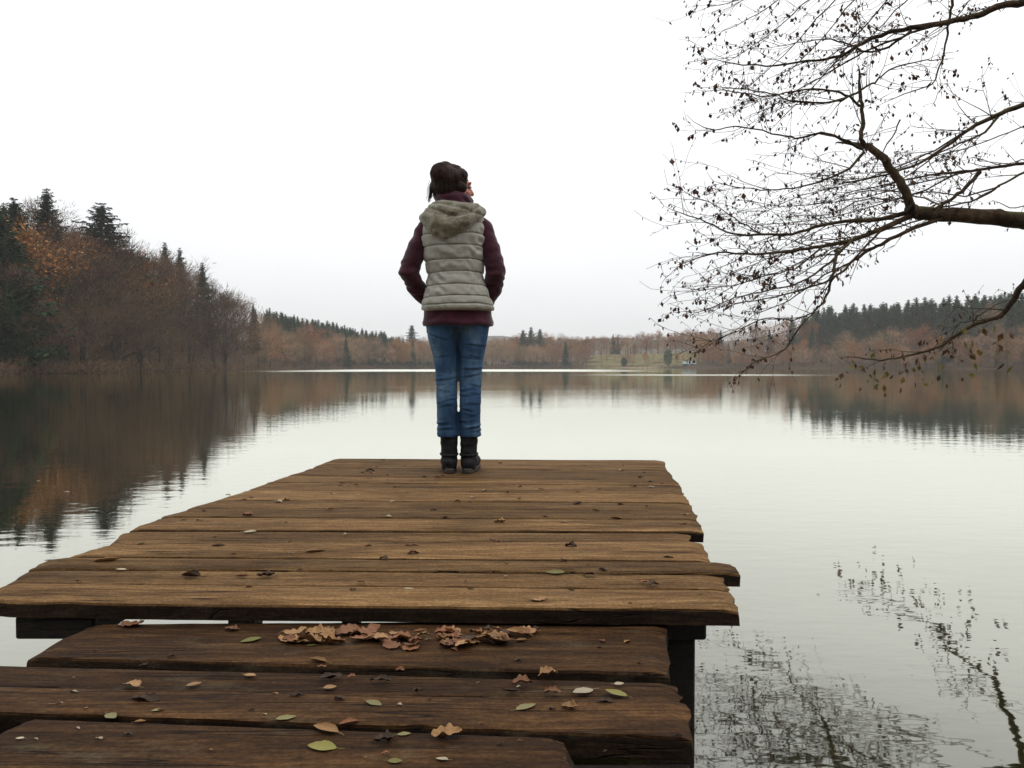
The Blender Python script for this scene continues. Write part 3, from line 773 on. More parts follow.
for k in range(260):           # loose knot
    a0 = R.random()*6.28; r_ = .002+.042*R.random()**.7; tl = R.gauss(0, .5); q = []
    for j in range(9):
        a = a0+j*.33; q.append(bun+Vector((r_*math.cos(a), -.030*math.cos(r_*32)+R.gauss(0, .0012), r_*1.05*math.sin(a)+.004*tl)))
    comb.tube(q, [.0006]+[.0016]*7+[.0006], 3, False)
comb.build('combed_strands', island('brown_hair_strands', [(.010, .006, .006), (.036, .019, .015), (.080, .042, .029), (.020, .011, .009), (.14, .075, .048)], .5, .25, 0), hair)
b = MB()
for k in range(260):
    u = R.random()
    st = hc+Vector((R.gauss(-.02, .035), R.uniform(-.10, -.02), R.uniform(-.03, .10)))
    d = (st-hc).normalized(); p0 = hc+Vector((d.x*.088, d.y*.098, d.z*.100))
    ln = R.uniform(.02, .05); g = Vector((R.uniform(-.4, .4), R.uniform(-.3, .1), R.uniform(-.8, .5)))
    b.tube([p0-d*.01, p0+d*.006+g*ln*.35, p0+d*.004+g*ln], [.0009, .0008, .0004], 4)
for k in range(44):   # lock hanging at the left of the nape
    ox, oz = R.gauss(0, .009), R.gauss(0, .006)
    b.tube([W(434, 178, -.03)+Vector((ox, 0, oz)), W(431.5, 186, -.035)+Vector((ox, R.gauss(0, .006), 0)), W(430.5, 191+R.uniform(0, 4), -.03)+Vector((ox*.8, 0, 0)), W(428.5+R.uniform(-1, 1.5), 196+R.uniform(-2, 4), -.025)+Vector((ox*.5, 0, 0))], [.0013, .0012, .0009, .0004], 4)
for k in range(14):
    b.tube([W(433, 184, -.04), W(434.5+R.gauss(0, .5), 190, -.045), W(437+R.gauss(0, .7), 194, -.045)], [.0022, .002, .001], 4)
b.build('strands', M['hair'], hair)
# jeans
b = MB()
b.caps([(-.062, .0, .835), (.070, .0, .835)], [.098, .098], 20)
LEG = {-1: [(441.5, 316, .092, -.012), (442.5, 335, .081, -.008), (445, 354, .066, .0), (446, 372, .060, .006), (446.3, 387, .057, .0), (446.5, 402, .056, -.010), (446.8, 415, .055, -.010), (447.2, 428, .0555, -.006), (447.4, 437, .058, -.003)],
       1: [(474, 316, .092, -.012), (473, 335, .081, -.008), (472, 354, .066, .0), (470.8, 372, .060, .006), (470.4, 387, .058, .0), (470.4, 402, .057, -.010), (470.4, 415, .056, -.010), (470.2, 428, .0555, -.006), (470.2, 437, .058, -.003)]}
for s in (-1, 1):
    b.tube([W(px, py, y) for px, py, r, y in LEG[s]], [r for px, py, r, y in LEG[s]], 22)
CR = []
rr = random.Random(5)
for s in (-1, 1):
    for k in range(17):
        z = rr.choice([rr.gauss(.46, .05), rr.gauss(.46, .05), rr.uniform(.25, .40), rr.uniform(.52, .74)])
        CR.append((s, z, rr.uniform(-.5, .5), rr.uniform(-1.1, 1.1), rr.uniform(.5, 1.3)))
    for k in range(4): CR.append((s, rr.uniform(.20, .27), rr.uniform(-.3, .3), rr.uniform(-1, 1), 1.2))
def jean_def(co, n):
    s = 1 if co.x > (458.3-457)*P else -1
    cx = .062 if s > 0 else -.056
    d = .003*nz(co.x*10, co.y*10, co.z*16+s)
    ph = math.atan2(co.x-cx, -co.y)
    for (ss, z0, tl, p0, am) in CR:
        if ss != s: continue
        w = math.exp(-((ph-p0)/.85)**2)
        dz = co.z-z0-tl*(co.x-cx)*.8
        if abs(dz) < .04: d += am*w*(.0036*math.exp(-((dz-.008)/.0075)**2)-.0040*math.exp(-(dz/.005)**2))
    return co+n*d
jeans = fuse(b, 'jeans', M['denim'], person, .006, 3, jean_def)
# boots
for s, cx, out in ((-1, 448.6, -.10), (1, 468.8, .12)):
    b = MB(); X0 = (cx-457)*P
    fw = lambda y, z, dx=0: Vector((X0+dx+out*y, y, z))
    b.tube([fw(0, .045), fw(-.004, .10), fw(-.002, .15), fw(0, .205)], [.045, .044, .046, .050], 20)
    b.caps([fw(-.01, .055), fw(.06, .055), fw(.14, .045), fw(.185, .040)], [.044, .044, .042, .034], 16)
    b.ell(fw(-.015, .045), (.043, .050, .045))
    boot = fuse(b, 'boot', M['boot'], person, .006, 4, lambda co, n: (lambda c: Vector((c.x, c.y, max(c.z, .012))))(co+n*(.003*nz(co.x*20, co.y*20, co.z*40)+.0009*math.sin(co.z*130+3*nz(co.x*12, co.y*12)))))
    b = MB(); ol = []
    for k in range(28):
        t = 2*math.pi*k/28; yy = .068+.148*math.sin(t); w = .042+.006*math.sin(t)
        ol.append(fw(yy, 0, w*math.copysign(abs(math.cos(t))**.8, math.cos(t))))
    top = [(p.x, p.y, .026) for p in ol]; bot = [(p.x, p.y, .0) for p in ol]
    b.add(top+bot, [tuple(range(28)), tuple(range(28, 56))[::-1]]+[(k, 28+k, 28+(k+1) % 28, (k+1) % 28) for k in range(28)])
    bevel(b.build('sole', M['sole'], boot, False), .004)
    b = MB()
    b.tube([fw(.047*math.sin(a)-.003, .098+.004*math.sin(a), .0455*math.cos(a)) for a in [2*math.pi*k/24 for k in range(25)]], [.006]*25, 6)
    b.build('strap', M['boot'], boot)

# ------------------------------------------------------------------ overhanging tree at the right
TX, TY = 6.5, 5.9
tree = empty('overhanging_tree', (TX, TY, .3), 'nearly bare tree reaching long limbs over the water at the right', 'tree')
tr = random.Random(21)
trunk = MB(); limbs = MB(); twigs = MB(); leaves = MB(); gleaves = MB()
trunk.tube([(TX+.25, TY+.1, -.5), (TX+.1, TY, .2), (TX, TY, 1.2), (TX-.05, TY-.05, 2.6), (TX+.05, TY, 4.2), (TX+.2, TY+.1, 6.2), (TX+.15, TY+.2, 8.4), (TX+.2, TY+.2, 10.5)], [.52, .36, .29, .26, .21, .16, .10, .03], 14)
def smooth(pts, k=4):
    out = []
    for i in range(len(pts)-1):
        p0 = pts[max(i-1, 0)]; p1 = pts[i]; p2 = pts[i+1]; p3 = pts[min(i+2, len(pts)-1)]
        for j in range(k):
            t = j/k
            out.append(.5*((2*p1)+(p2-p0)*t+(2*p0-5*p1+4*p2-p3)*t*t+(3*p1-p0-3*p2+p3)*t**3))
    out.append(pts[-1]); return out
def leafbit(p, mbx, s):
    d = Vector((tr.gauss(0, .5), tr.gauss(0, .5), -1)).normalized(); sd = d.orthogonal().normalized()
    sd = Matrix.Rotation(tr.uniform(0, 6.28), 3, d) @ sd; up = d.cross(sd)
    w = s*tr.uniform(.18, .42)
    a = p; e = p+d*s+up*s*.15
    mbx.add([a, p+d*s*.45+sd*w+up*s*.12, e, p+d*s*.5-sd*w+up*s*.1, p+d*s*.5-up*s*.05], [(0, 1, 4), (1, 2, 4), (2, 3, 4), (3, 0, 4)])
def twig(p, d, ln, r, lev, mbx=None):
    """a wavering thin shoot with side shoots, buds and a few withered leaves"""
    n = max(3, int(ln/.09)); pts = [p]; q = p.copy(); d = d.normalized()
    dr = Vector((tr.gauss(0, .12), tr.gauss(0, .12), tr.gauss(.02, .10)))
    for i in range(n):
        d = (d+dr*.35+Vector((tr.gauss(0, .13), tr.gauss(0, .13), tr.gauss(0, .12)))).normalized()
        q = q+d*(ln/n); pts.append(q)
        if lev > 0 and tr.random() < (.62 if lev > 1 else .40):
            sd = (d+Vector((tr.gauss(0, .6), tr.gauss(0, .6), tr.gauss(0, .6)))).normalized()
            twig(q, sd, ln*tr.uniform(.28, .6), r*.6, lev-1)
        if lev <= 1 and tr.random() < .32: leafbit(q, leaves, tr.uniform(.02, .046))
    twigs.tube(pts, [max(.0013, r*(1-.8*i/n)) for i in range(n+1)], 5 if r > .006 else 4, False)
    if tr.random() < .5: leafbit(q, leaves, tr.uniform(.016, .038))
    if lev == 0 and tr.random() < .035: leafbit(q, leaves, tr.uniform(.055, .08))
def limb(px, D, r0, r1, side=.74, tl=(.2, .5), start=None, lev=2, bias=(-.7, 0, -.05), skip=0, raw=False):
    """traced limb: pixel polyline pushed out to its own depths D (first to last)"""
    n = len(px); pts = []
    if not raw: D = tuple(6.05+(d-6.2)*.36 for d in D)
    if start is not None:
        p1 = at(*px[0], D[0]); pts += [Vector(start).lerp(p1, t) for t in (0, .35, .7)]
    pts += [at(x, y, lerp(D[0], D[1], i/(n-1))+.12*nz(i*.7, x*.01)) for i, (x, y) in enumerate(px)]
    pts = smooth(pts); m_ = len(pts)
    pts = [p+Vector((.012*nz(i*.9, r0*99), .03*nz(i*.5, 3+r0*99), .012*nz(i*.9, 7+r0*99))) if 0 < i < m_-1 else p for i, p in enumerate(pts)]
    rs = [lerp(r0, r1, (i/(m_-1))**.7)*(.8 if r0 < .035 else 1)*(1+.10*nz(i*1.3, r0*50)) for i in range(m_)]
    (limbs if r0 > .010 else twigs).tube(pts, rs, 9 if r0 > .03 else 6)
    B = Vector(bias)
    for i in range(max(1, skip), m_):
        if tr.random() < side:
            dl = (pts[i]-pts[i-1]).normalized()
            dd = (dl*.8+B*.8+Vector((tr.gauss(0, .5), tr.gauss(0, .5), tr.gauss(0, .5)))).normalized()
            twig(pts[i], dd, tr.uniform(*tl), max(.0024, min(rs[i]*.45, .005)), lev)
    twig(pts[-1], pts[-1]-pts[-2], tr.uniform(*tl)*.55, max(.003, r1*.9), min(lev, 1))
    return pts
K = (912, 211)
TRK = lambda z: (TX, TY, z)
limb([(1040, 221), (1024, 221), (1000, 218), (960, 215), (930, 214), K], (7.9, 7.3), .10, .050, .12, start=TRK(2.0), skip=14)
for (x, y, D, r) in [(998, 215, 6.52, .060), (1004, 217, 6.55, .055), (912, 210, 6.45, .060), (920, 214, 6.45, .056)]:   # old knuckles on the limb
    limbs.ell(at(x, y, D), (r, r*.9, r*.85), None, 12, 8)
limb([K, (905, 191), (893, 172), (880, 155), (866, 146)], (7.3, 7.0), .040, .028, .15)
limb([(866, 146), (861, 138), (863, 124), (861, 105), (860, 90)], (7.0, 6.9), .026, .017, .2)
limb([(860, 106), (845, 95), (825, 90), (800, 90), (770, 96), (735, 92)], (6.9, 6.5), .014, .005, .55)
limb([(860, 91), (842, 100), (820, 103), (790, 100), (765, 92), (730, 88)], (6.9, 6.4), .014, .005, .55)
limb([(860, 90), (875, 82), (890, 70), (915, 62), (935, 60)], (6.9, 6.8), .012, .005, .4)
limb([(863, 149), (842, 140), (822, 133), (800, 138), (780, 135), (742, 127), (715, 130)], (7.0, 6.4), .016, .005, .55)
limb([(864, 152), (850, 168), (825, 180), (800, 187), (770, 190), (735, 187)], (7.0, 6.4), .015, .005, .6)
limb([K, (881, 219), (852, 221), (822, 225), (792, 234), (763, 234.5), (733, 234), (707, 222), (684, 214)], (7.3, 6.3), .030, .005, .6)
limb([(915, 214), (881, 229), (852, 240), (822, 246), (792, 251), (755, 254), (718, 253), (692, 260)], (7.3, 6.2), .032, .005, .6)
limb([(941, 218), (904, 232), (881, 245), (867, 251), (852, 262), (837, 276), (807, 288), (774, 297), (740, 303)], (7.4, 6.2), .026, .005, .6)
limb([(838, 250), (834, 268), (831, 283), (826, 298), (815, 311), (800, 326), (787, 346), (774, 355), (755, 361), (744, 371)], (6.8, 6.1), .017, .004, .42, (.12, .4), lev=1)
limb([(815, 312), (792, 320), (766, 318), (737, 331), (711, 342), (698, 351)], (6.4, 6.0), .009, .003, .45, (.15, .45), lev=1)
limb([(852, 240), (830, 262), (800, 283), (770, 290), (735, 298), (705, 310)], (6.9, 6.2), .013, .004, .6)
limb([(822, 247), (795, 268), (765, 276), (735, 285), (700, 290)], (6.7, 6.1), .011, .003, .55)
limb([(881, 230), (850, 262), (825, 275), (790, 300), (760, 312)], (7.0, 6.2), .012, .004, .5)
limb([(763, 235), (740, 222), (715, 205), (690, 195)], (6.5, 6.2), .008, .003, .55)
L6 = limb([(1045, 262), (1024, 284), (1012, 302), (1000, 316), (978, 323), (959, 333), (941, 346), (911, 355), (881, 360), (853, 357)], (5.75, 8.0), .040, .006, .30, (.2, .55), start=TRK(2.6), lev=1, skip=16, bias=(-.5, 0, -.3), raw=True)
limb([(973, 324), (976, 318), (985, 312), (1000, 303), (1015, 299)], (6.6, 6.5), .011, .004, .3, (.1, .3), lev=1, raw=True)
limb([(990, 320), (965, 322), (955, 328), (952, 340)], (6.5, 6.6), .007, .003, .3, (.1, .25), lev=1, raw=True)
for k in range(95):
    p = tr.choice(L6[len(L6)//2:])+Vector((tr.gauss(0, .22), tr.gauss(0, .25), tr.gauss(-.10, .12)))
    leafbit(p, gleaves if tr.random() < .6 else leaves, tr.uniform(.04, .09))
limb([(1045, -2), (1024, 2), (1000, 6), (978, 15), (948, 22), (911, 28), (881, 35), (859, 45), (841, 56), (807, 61), (766, 66), (725, 62)], (7.9, 6.7), .05, .004, .6, start=TRK(4.1), skip=14)
limb([(956, -30), (952, 0), (949, 22), (946, 45), (937, 74), (930, 85), (904, 94)], (7.7, 7.4), .018, .005, .35, (.2, .6))
limb([(911, 31), (889, 47), (867, 52), (844, 42), (815, 40), (780, 46)], (7.4, 6.9), .016, .004, .55)
limb([(941, 23), (900, 38), (865, 52), (830, 72), (795, 92), (765, 110)], (7.4, 6.7), .015, .004, .5)
limb([(1045, 98), (1024, 104), (993, 117), (971, 128), (948, 145), (919, 163), (885, 175), (850, 182)], (7.9, 7.3), .040, .005, .5, start=TRK(3.4), skip=14)
limb([(1000, 114), (985, 132), (960, 144), (935, 156), (905, 178), (880, 188)], (7.7, 7.2), .015, .004, .5)
limb([(1045, 158), (1024, 163), (985, 169), (959, 172), (937, 174), (905, 180), (880, 186), (850, 192)], (7.9, 7.2), .030, .005, .5, start=TRK(2.8), skip=14)
limb([(1045, 160), (1024, 172), (1000, 186), (978, 199), (945, 207), (918, 210)], (7.9, 7.3), .014, .008, .25, (.2, .5))
limb([(980, 172), (965, 188), (950, 200), (932, 210)], (7.7, 7.3), .022, .016, .2, (.2, .5))
limb([(1060, 150), (1024, 205), (1000, 203)], (8.2, 7.9), .010, .004, .2, (.2, .3))
for (x0, y0, x1, y1) in [(860, -25, 750, 85), (850, -30, 730, 60), (905, -20, 780, 120), (880, -30, 790, 70), (840, -40, 725, 30), (930, -20, 840, 60), (815, -30, 715, 5), (990, -20, 930, 40), (900, 120, 860, 185), (890, 200, 800, 215), (870, 235, 770, 285), (845, 255, 745, 275)]:
    limb([(x0, y0), (lerp(x0, x1, .35)+6, lerp(y0, y1, .35)-6), (lerp(x0, x1, .7), lerp(y0, y1, .7)+4), (x1, y1)], (tr.uniform(6.8, 7.6), tr.uniform(6.2, 6.8)), .009, .003, .6)
for (px, D) in [([(985, 169), (950, 176), (915, 184), (870, 196), (825, 203), (780, 206), (745, 200)], (8.2, 9.6)), ([(959, 172), (925, 190), (885, 203), (845, 214), (800, 222), (765, 224)], (8.4, 9.8)),
                ([(971, 128), (935, 150), (895, 168), (850, 184), (800, 196), (760, 214)], (8.2, 9.4)), ([(945, 207), (915, 196), (880, 190), (845, 196), (810, 210)], (8.3, 9.2)), ([(1000, 186), (965, 196), (930, 192), (890, 200), (850, 206)], (8.2, 9.0)),
                ([(940, 215), (900, 226), (860, 236), (815, 243), (770, 258), (735, 272)], (8.0, 9.2)), ([(1045, 120), (1000, 136), (960, 150), (920, 160), (880, 176), (840, 180)], (8.2, 9.2))]:
    limb(px, D, .013, .004, .9, (.25, .65), raw=True, start=TRK(3.3) if px[0][0] > 1000 else None, skip=4)
# upper limbs outside the picture, seen only mirrored in the lake
for (z0, dx, dy, dz) in [(4.8, -4.2, -1.6, 2.2), (5.6, -3.6, -.8, 3.0), (6.4, -3.0, .6, 3.0), (5.2, -3.4, 1.2, 2.0), (6.8, -1.6, -1.6, 3.2), (5.4, 2.6, -1, 2.6), (6.2, 2.0, 1.6, 2.6)]:
    a = Vector((TX+.1, TY, z0)); pts = smooth([a+Vector((dx*t, dy*t+.2*nz(t*3, z0), dz*t-.5*t*t)) for t in (0, .25, .5, .75, 1)])
    limbs.tube(pts, [lerp(.085, .008, i/(len(pts)-1)) for i in range(len(pts))], 7)
    for i in range(4, len(pts)):
        twig(pts[i], (pts[i]-pts[i-1]).normalized()+Vector((tr.gauss(0, .7), tr.gauss(0, .7), tr.gauss(0, .6))), tr.uniform(.5, 1.1), .006, 2)
for mbx, nm, mt in ((trunk, 'trunk', 'bark'), (limbs, 'branches', 'bark'), (twigs, 'twigs', 'twig'), (leaves, 'withered_leaves', 'alder_leaf'), (gleaves, 'yellow_leaves', 'green_leaf')):
    o = mbx.build(nm, M[mt], None, nm in ('trunk', 'branches', 'twigs')); o.parent = tree; o.matrix_parent_inverse = Matrix.Translation(tree.location).inverted()

# ------------------------------------------------------------------ woods round the lake
fr_ = random.Random(77)
M['far_bark'] = noisy('grey_bark', (.03, .024, .02), (.085, .068, .055), 2.5, .9)
M['pale_bark'] = noisy('pale_bark', (.12, .10, .085), (.25, .22, .18), 2.5, .9)
M['bare'] = island('bare_twig_haze', [(.045, .027, .018), (.095, .057, .035), (.145, .084, .048), (.075, .048, .033), (.18, .115, .07)], .95, .05, .40)
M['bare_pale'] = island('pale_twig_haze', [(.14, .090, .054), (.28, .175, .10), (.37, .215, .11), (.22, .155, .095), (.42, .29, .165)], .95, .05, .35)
M['rusty'] = island('rusty_foliage', [(.10, .042, .016), (.23, .098, .034), (.36, .155, .050), (.18, .085, .034), (.33, .185, .075)], .95, .05, .35)
M['needles'] = island('spruce_needles', [(.008, .019, .008), (.020, .044, .018), (.040, .076, .032), (.014, .032, .015)], .9, .1, .3)
def rdir():
    z = fr_.uniform(-1, 1); a = fr_.uniform(0, 6.283); s = math.sqrt(1-z*z); return Vector((s*math.cos(a), s*math.sin(a), z))
def sliver(mb, p, d, ln, w):
    sd = d.cross(rdir()).normalized()*w
    mb.add([p-sd, p+sd, p+d*ln], [(0, 1, 2)])
def bare_tree(seed, h, cw, nt=1900, leafy=0):
    fr_.seed(seed)
    tk = MB(); cr = MB()
    lean = Vector((fr_.gauss(0, .06), fr_.gauss(0, .06), 1))
    top = h*.8
    tk.tube([lean*(top*t)+Vector((.3*nz(t*3, seed), .3*nz(t*3, seed+9), 0)) for t in (-.03, .12, .3, .5, .75, 1)], [h*.016, h*.013, h*.011, h*.008, h*.005, h*.002], 7)
    clumps = []
    nb = 15
    for k in range(nb):
        t = lerp(.18, .92, (k+fr_.random())/nb)
        a = k*2.4+fr_.uniform(-.5, .5); p0 = lean*(top*t)
        env = cw*.5*math.sin(math.pi*min(.97, .12+.86*(t-.12)/.8))**.6
        ln = env*fr_.uniform(.75, 1.15)
        d = Vector((math.cos(a), math.sin(a), fr_.uniform(.25, .75)+t*.4))
        pts = [p0, p0+d*ln*.4+Vector((0, 0, -.02*ln)), p0+d*ln*.75+Vector((0, 0, .08*ln)), p0+d*ln+Vector((0, 0, .2*ln))]
        tk.tube(pts, [h*.005*(1.15-t), h*.0036*(1.15-t), h*.0022, h*.0008], 4)
        for q in (.45, .75, 1): clumps.append((p0+d*ln*q+Vector((0, 0, .1*ln*q)), env*fr_.uniform(.28, .5)*(.7+.4*q), d))
    for k in range(3): clumps.append((lean*(h*fr_.uniform(.82, .93))+Vector((fr_.gauss(0, .4), fr_.gauss(0, .4), 0)), cw*.16, Vector((0, 0, 1))))
    per = nt//len(clumps)
    for (c, r, d) in clumps:
        for k in range(per):
            v = rdir()*r*fr_.random()**.45; v.z *= .85
            dd = (v.normalized()*.6+d.normalized()*.5+Vector((0, 0, .5))+rdir()*.5).normalized()
            if leafy and fr_.random() < leafy:
                s = fr_.uniform(.09, .21); n_ = rdir(); u = n_.orthogonal().normalized()*s; w = n_.cross(u)
                cr.add([c+v-u, c+v+w*.8, c+v+u, c+v-w*.8], [(0, 1, 2, 3)])
            else: sliver(cr, c+v, dd, fr_.uniform(.5, 1.5), fr_.uniform(.018, .048))
    return tk, cr
def spruce(seed, h, w, nl=36):
    fr_.seed(seed); tk = MB(); cr = MB()
    tk.tube([(0, 0, -.4), (0, 0, h*.3), (0, 0, h*.7), (0, 0, h*.98)], [h*.014, h*.011, h*.006, h*.001], 7)
    for l in range(nl):
        t = (l+fr_.random()*.6)/nl; z = lerp(h*.07, h*.985, t)
        rr_ = w*.5*(1-t)**.72*(.8+.2*math.sin(l*2.1))+.22
        nb = max(5, int(9*(1-t)+5)); a0 = fr_.random()*6.28
        for k in range(nb):
            a = a0+6.283*k/nb+fr_.uniform(-.25, .25); L = rr_*fr_.uniform(.6, 1.2)
            d = Vector((math.cos(a), math.sin(a), 0)); sd = Vector((-d.y, d.x, 0)); sl = fr_.uniform(-.42, -.1)+.5*t
            seg = 6
            for q in range(seg):
                s0 = (q+.3)/seg
                p = d*(L*s0)+Vector((0, 0, z+sl*L*s0+.14*L*s0*s0+fr_.gauss(0, .1)))
                wd = L*.24*(1-s0*.6)+.12
                for sg in (-1, 1):
                    tip = p+sd*sg*wd*fr_.uniform(.8, 1.5)+d*L*.14+Vector((0, 0, -wd*fr_.uniform(.4, 1.1)))
                    cr.add([p-d*L*.08, p+d*L*.10+Vector((0, 0, .06)), tip], [(0, 1, 2)])
            e = d*L*1.1+Vector((0, 0, z+sl*L+.1*L)); b0 = d*L*.65+Vector((0, 0, z+sl*L*.7))
            cr.add([b0+sd*.2, b0-sd*.2, e], [(0, 1, 2)])
    for k in range(900):
        t = fr_.random()**1.4; z = lerp(h*.08, h*.93, t); r_ = w*.36*(1-t)**.8*math.sqrt(fr_.random()); a = fr_.random()*6.28
        p = Vector((r_*math.cos(a), r_*math.sin(a), z)); n_ = rdir()*.42; u = rdir()*.42
        cr.add([p, p+n_, p+u-Vector((0, 0, .25))], [(0, 1, 2)])
    return tk, cr
PRO = {'bare_tree': [], 'rusty_tree': [], 'spruce_tree': []}
for k in range(6): PRO['bare_tree'].append((bare_tree(100+k, 16, 9.0+k % 3, 2300), 16))
for k in range(4): PRO['rusty_tree'].append((bare_tree(200+k, 15, 9.5, 3600, .6), 15))
for k in range(5): PRO['spruce_tree'].append((spruce(300+k, 20, 6.4+.6*k), 20))
CM = {'bare_tree': 'bare', 'rusty_tree': 'rusty', 'spruce_tree': 'needles'}
for kind, L in PRO.items():
    for i, ((tk, cr), h) in enumerate(L):
        a = tk.mesh('trunk', M['far_bark']); c = cr.mesh('crown', M[CM[kind]], False)
        # joined version for trees too small in the picture to show their parts
        j = MB(); j.add(tk.v, tk.f); j.cur = 1; j.add(cr.v, cr.f)
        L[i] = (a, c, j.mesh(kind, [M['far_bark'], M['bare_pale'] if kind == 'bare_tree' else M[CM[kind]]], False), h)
fr_.seed(5)
SIL = [(-400, 190), (-60, 196), (0, 198), (45, 192), (75, 218), (100, 212), (125, 238), (160, 246), (200, 264), (225, 284), (243, 297), (250, 301), (290, 313), (330, 321), (365, 328), (420, 337), (470, 338), (500, 336), (540, 332), (580, 334), (620, 332), (680, 329), (715, 326), (760, 319), (800, 309), (850, 303), (900, 298), (960, 294), (1024, 291), (1400, 285)]
def px_of(x, y): return 512+F*x/y
PALE = {}
def pale_of(a):
    if a.name not in PALE:
        PALE[a.name] = a.copy(); PALE[a.name].materials[0] = M['pale_bark']
    return PALE[a.name]
def plant(kind, th, r, h=None, label='', group='', parts=False, hs=None, clamp=True, pale=False, wob=1.0, fill=False):
    x, y = r*math.sin(rad(th)), r*math.cos(rad(th)); z = ground(x, y)
    if z < -.1: return None
    a, c, j, ph = fr_.choice(PRO[kind])
    if clamp:
        zt = CZ+(366-interp(SIL, px_of(x, y)))/F*y
        mx = zt-z
        h = min(h, mx*fr_.uniform(.90, 1.02)) if not fill else min(24, mx*(fr_.uniform(.90, 1.02) if parts else fr_.uniform(.78, 1.03)))
        if h < 5: return None
    s = h/ph
    sc_ = (s*fr_.uniform(.9, 1.25)*wob, s*fr_.uniform(.9, 1.25)*wob, s); rz = fr_.uniform(0, 6.28)
    if parts:
        e = empty(kind, (x, y, z-.1), label, 'tree', group, rz); e.scale = sc_
        for nm, me in (('trunk', a), ('crown', c)):
            o = bpy.data.objects.new(nm, me); COL.objects.link(o); o.parent = e
        if pale: e.children[0].data = pale_of(a)
        return e
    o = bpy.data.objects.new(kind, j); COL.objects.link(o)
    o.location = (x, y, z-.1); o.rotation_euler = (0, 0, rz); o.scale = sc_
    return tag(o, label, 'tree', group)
def shore(th): return interp(SHORE, th)
def rows(th0, th1, n, offs, mix, hh, label, group, parts=False, gap=None):
    for row, off in enumerate(offs):
        for i in range(n):
            th = lerp(th0, th1, (i+.5*(row % 2)+fr_.uniform(-.45, .45))/n)
            if gap and gap(th, off): continue
            r_ = shore(th)+off+fr_.uniform(-2, 2)
            kind = fr_.choices(['bare_tree', 'rusty_tree', 'spruce_tree'], mix(th, row))[0]
            kn = {'bare_tree': 'bare brown', 'rusty_tree': 'russet leaved', 'spruce_tree': 'dark green spruce'}[kind]
            hgt = fr_.uniform(*hh[min(row, len(hh)-1)])*(1.15 if kind == 'spruce_tree' else 1)
            pl = label[row] if isinstance(label, (list, tuple)) else label
            plant(kind, th, r_, hgt, f'{kn} tree {pl}', f'{kn} trees {group}', parts, pale=(parts and kind == 'bare_tree' and fr_.random() < .3), wob=1.0 if kind == 'spruce_tree' or not parts else 1.2, fill=row >= 3)
# left wooded slope
rows(-44, -18.3, 26, (2.5, 10, 20, 32, 46), lambda t, r: ((6, .5, 0) if r < 2 else (6, 1.3, .15)) if t > -31.2 else ((4, .5, 3) if r < 1 else (2.5, .6, 5)), [(8, 13), (13, 18), (16, 21), (16, 22), (16, 22)],
     ['on the waterline of the left slope', 'low on the left slope', 'midway up the left slope', 'high on the left slope', 'on the crest of the left slope'], 'of the left slope', True)
for (x, top, off, lb, wb) in [(16, 197, 26, 'tallest dark spruce at the left picture border', 1.7), (49, 187, 34, 'dark spruce with the highest pointed top on the left slope', 1.6), (-4, 203, 16, 'broad dark spruce cut off by the left picture border', 1.9),
                          (103, 202, 38, 'lone broad spruce standing above the russet trees on the left', 2.1), (166, 241, 44, 'left one of a close spruce pair on the left skyline', 1.3), (181, 247, 44, 'right one of a close spruce pair on the left skyline', 1.0), (203, 261, 34, 'small spruce last on the falling left skyline', 1.2),
                          (12, 232, 8, 'dark spruce low in front of the highest left spruce', 1.7)]:
    th = math.degrees(math.atan2(x-512, F)); r_ = shore(th)+off; Y = r_*math.cos(rad(th))
    zg = ground(r_*math.sin(rad(th)), Y); zt = CZ+(366-top)/F*Y
    plant('spruce_tree', th, r_, zt-zg+.1, lb, 'spruces standing out of the left slope', True, clamp=False, wob=wb)
for (x, h, off, lb) in [(224, 11, 2, 'slender pale barked tree on the left point'), (60, 15, 5, 'pale trunked tree above the left waterline'), (85, 16, 7, 'pale forked tree right of the pale trunked tree')]:
    th = math.degrees(math.atan2(x-512, F)); plant('bare_tree', th, shore(th)+off, h, lb, 'pale trees of the left slope', True, pale=True)
# wooded bay left of the woman
rows(-17.6, -6.8, 22, (3, 14, 28, 48, 75), lambda t, r: (6, 1.5, .3) if r < 2 else ((1, .4, 9) if t < -8 else (4, 1, 3)), [(9, 14), (12, 17), (14, 19), (16, 22), (16, 22)],
     ['at the water in the bay left of the woman', 'second from the water in the bay left of the woman', 'in the middle of the bay wood left of the woman', 'high in the bay wood left of the woman', 'on the skyline left of the woman'], 'of the left bay')
for off in (40, 54, 68):
    for i in range(24):
        th = lerp(-17.2, -9.2, (i+fr_.uniform(-.35, .35)+off*.07)/24)
        plant('spruce_tree', th, shore(th)+off+fr_.uniform(-3, 3), 22, 'dark spruce in the spruce band above the bay left of the woman', 'spruces of the left bay', wob=1.4, fill=True)
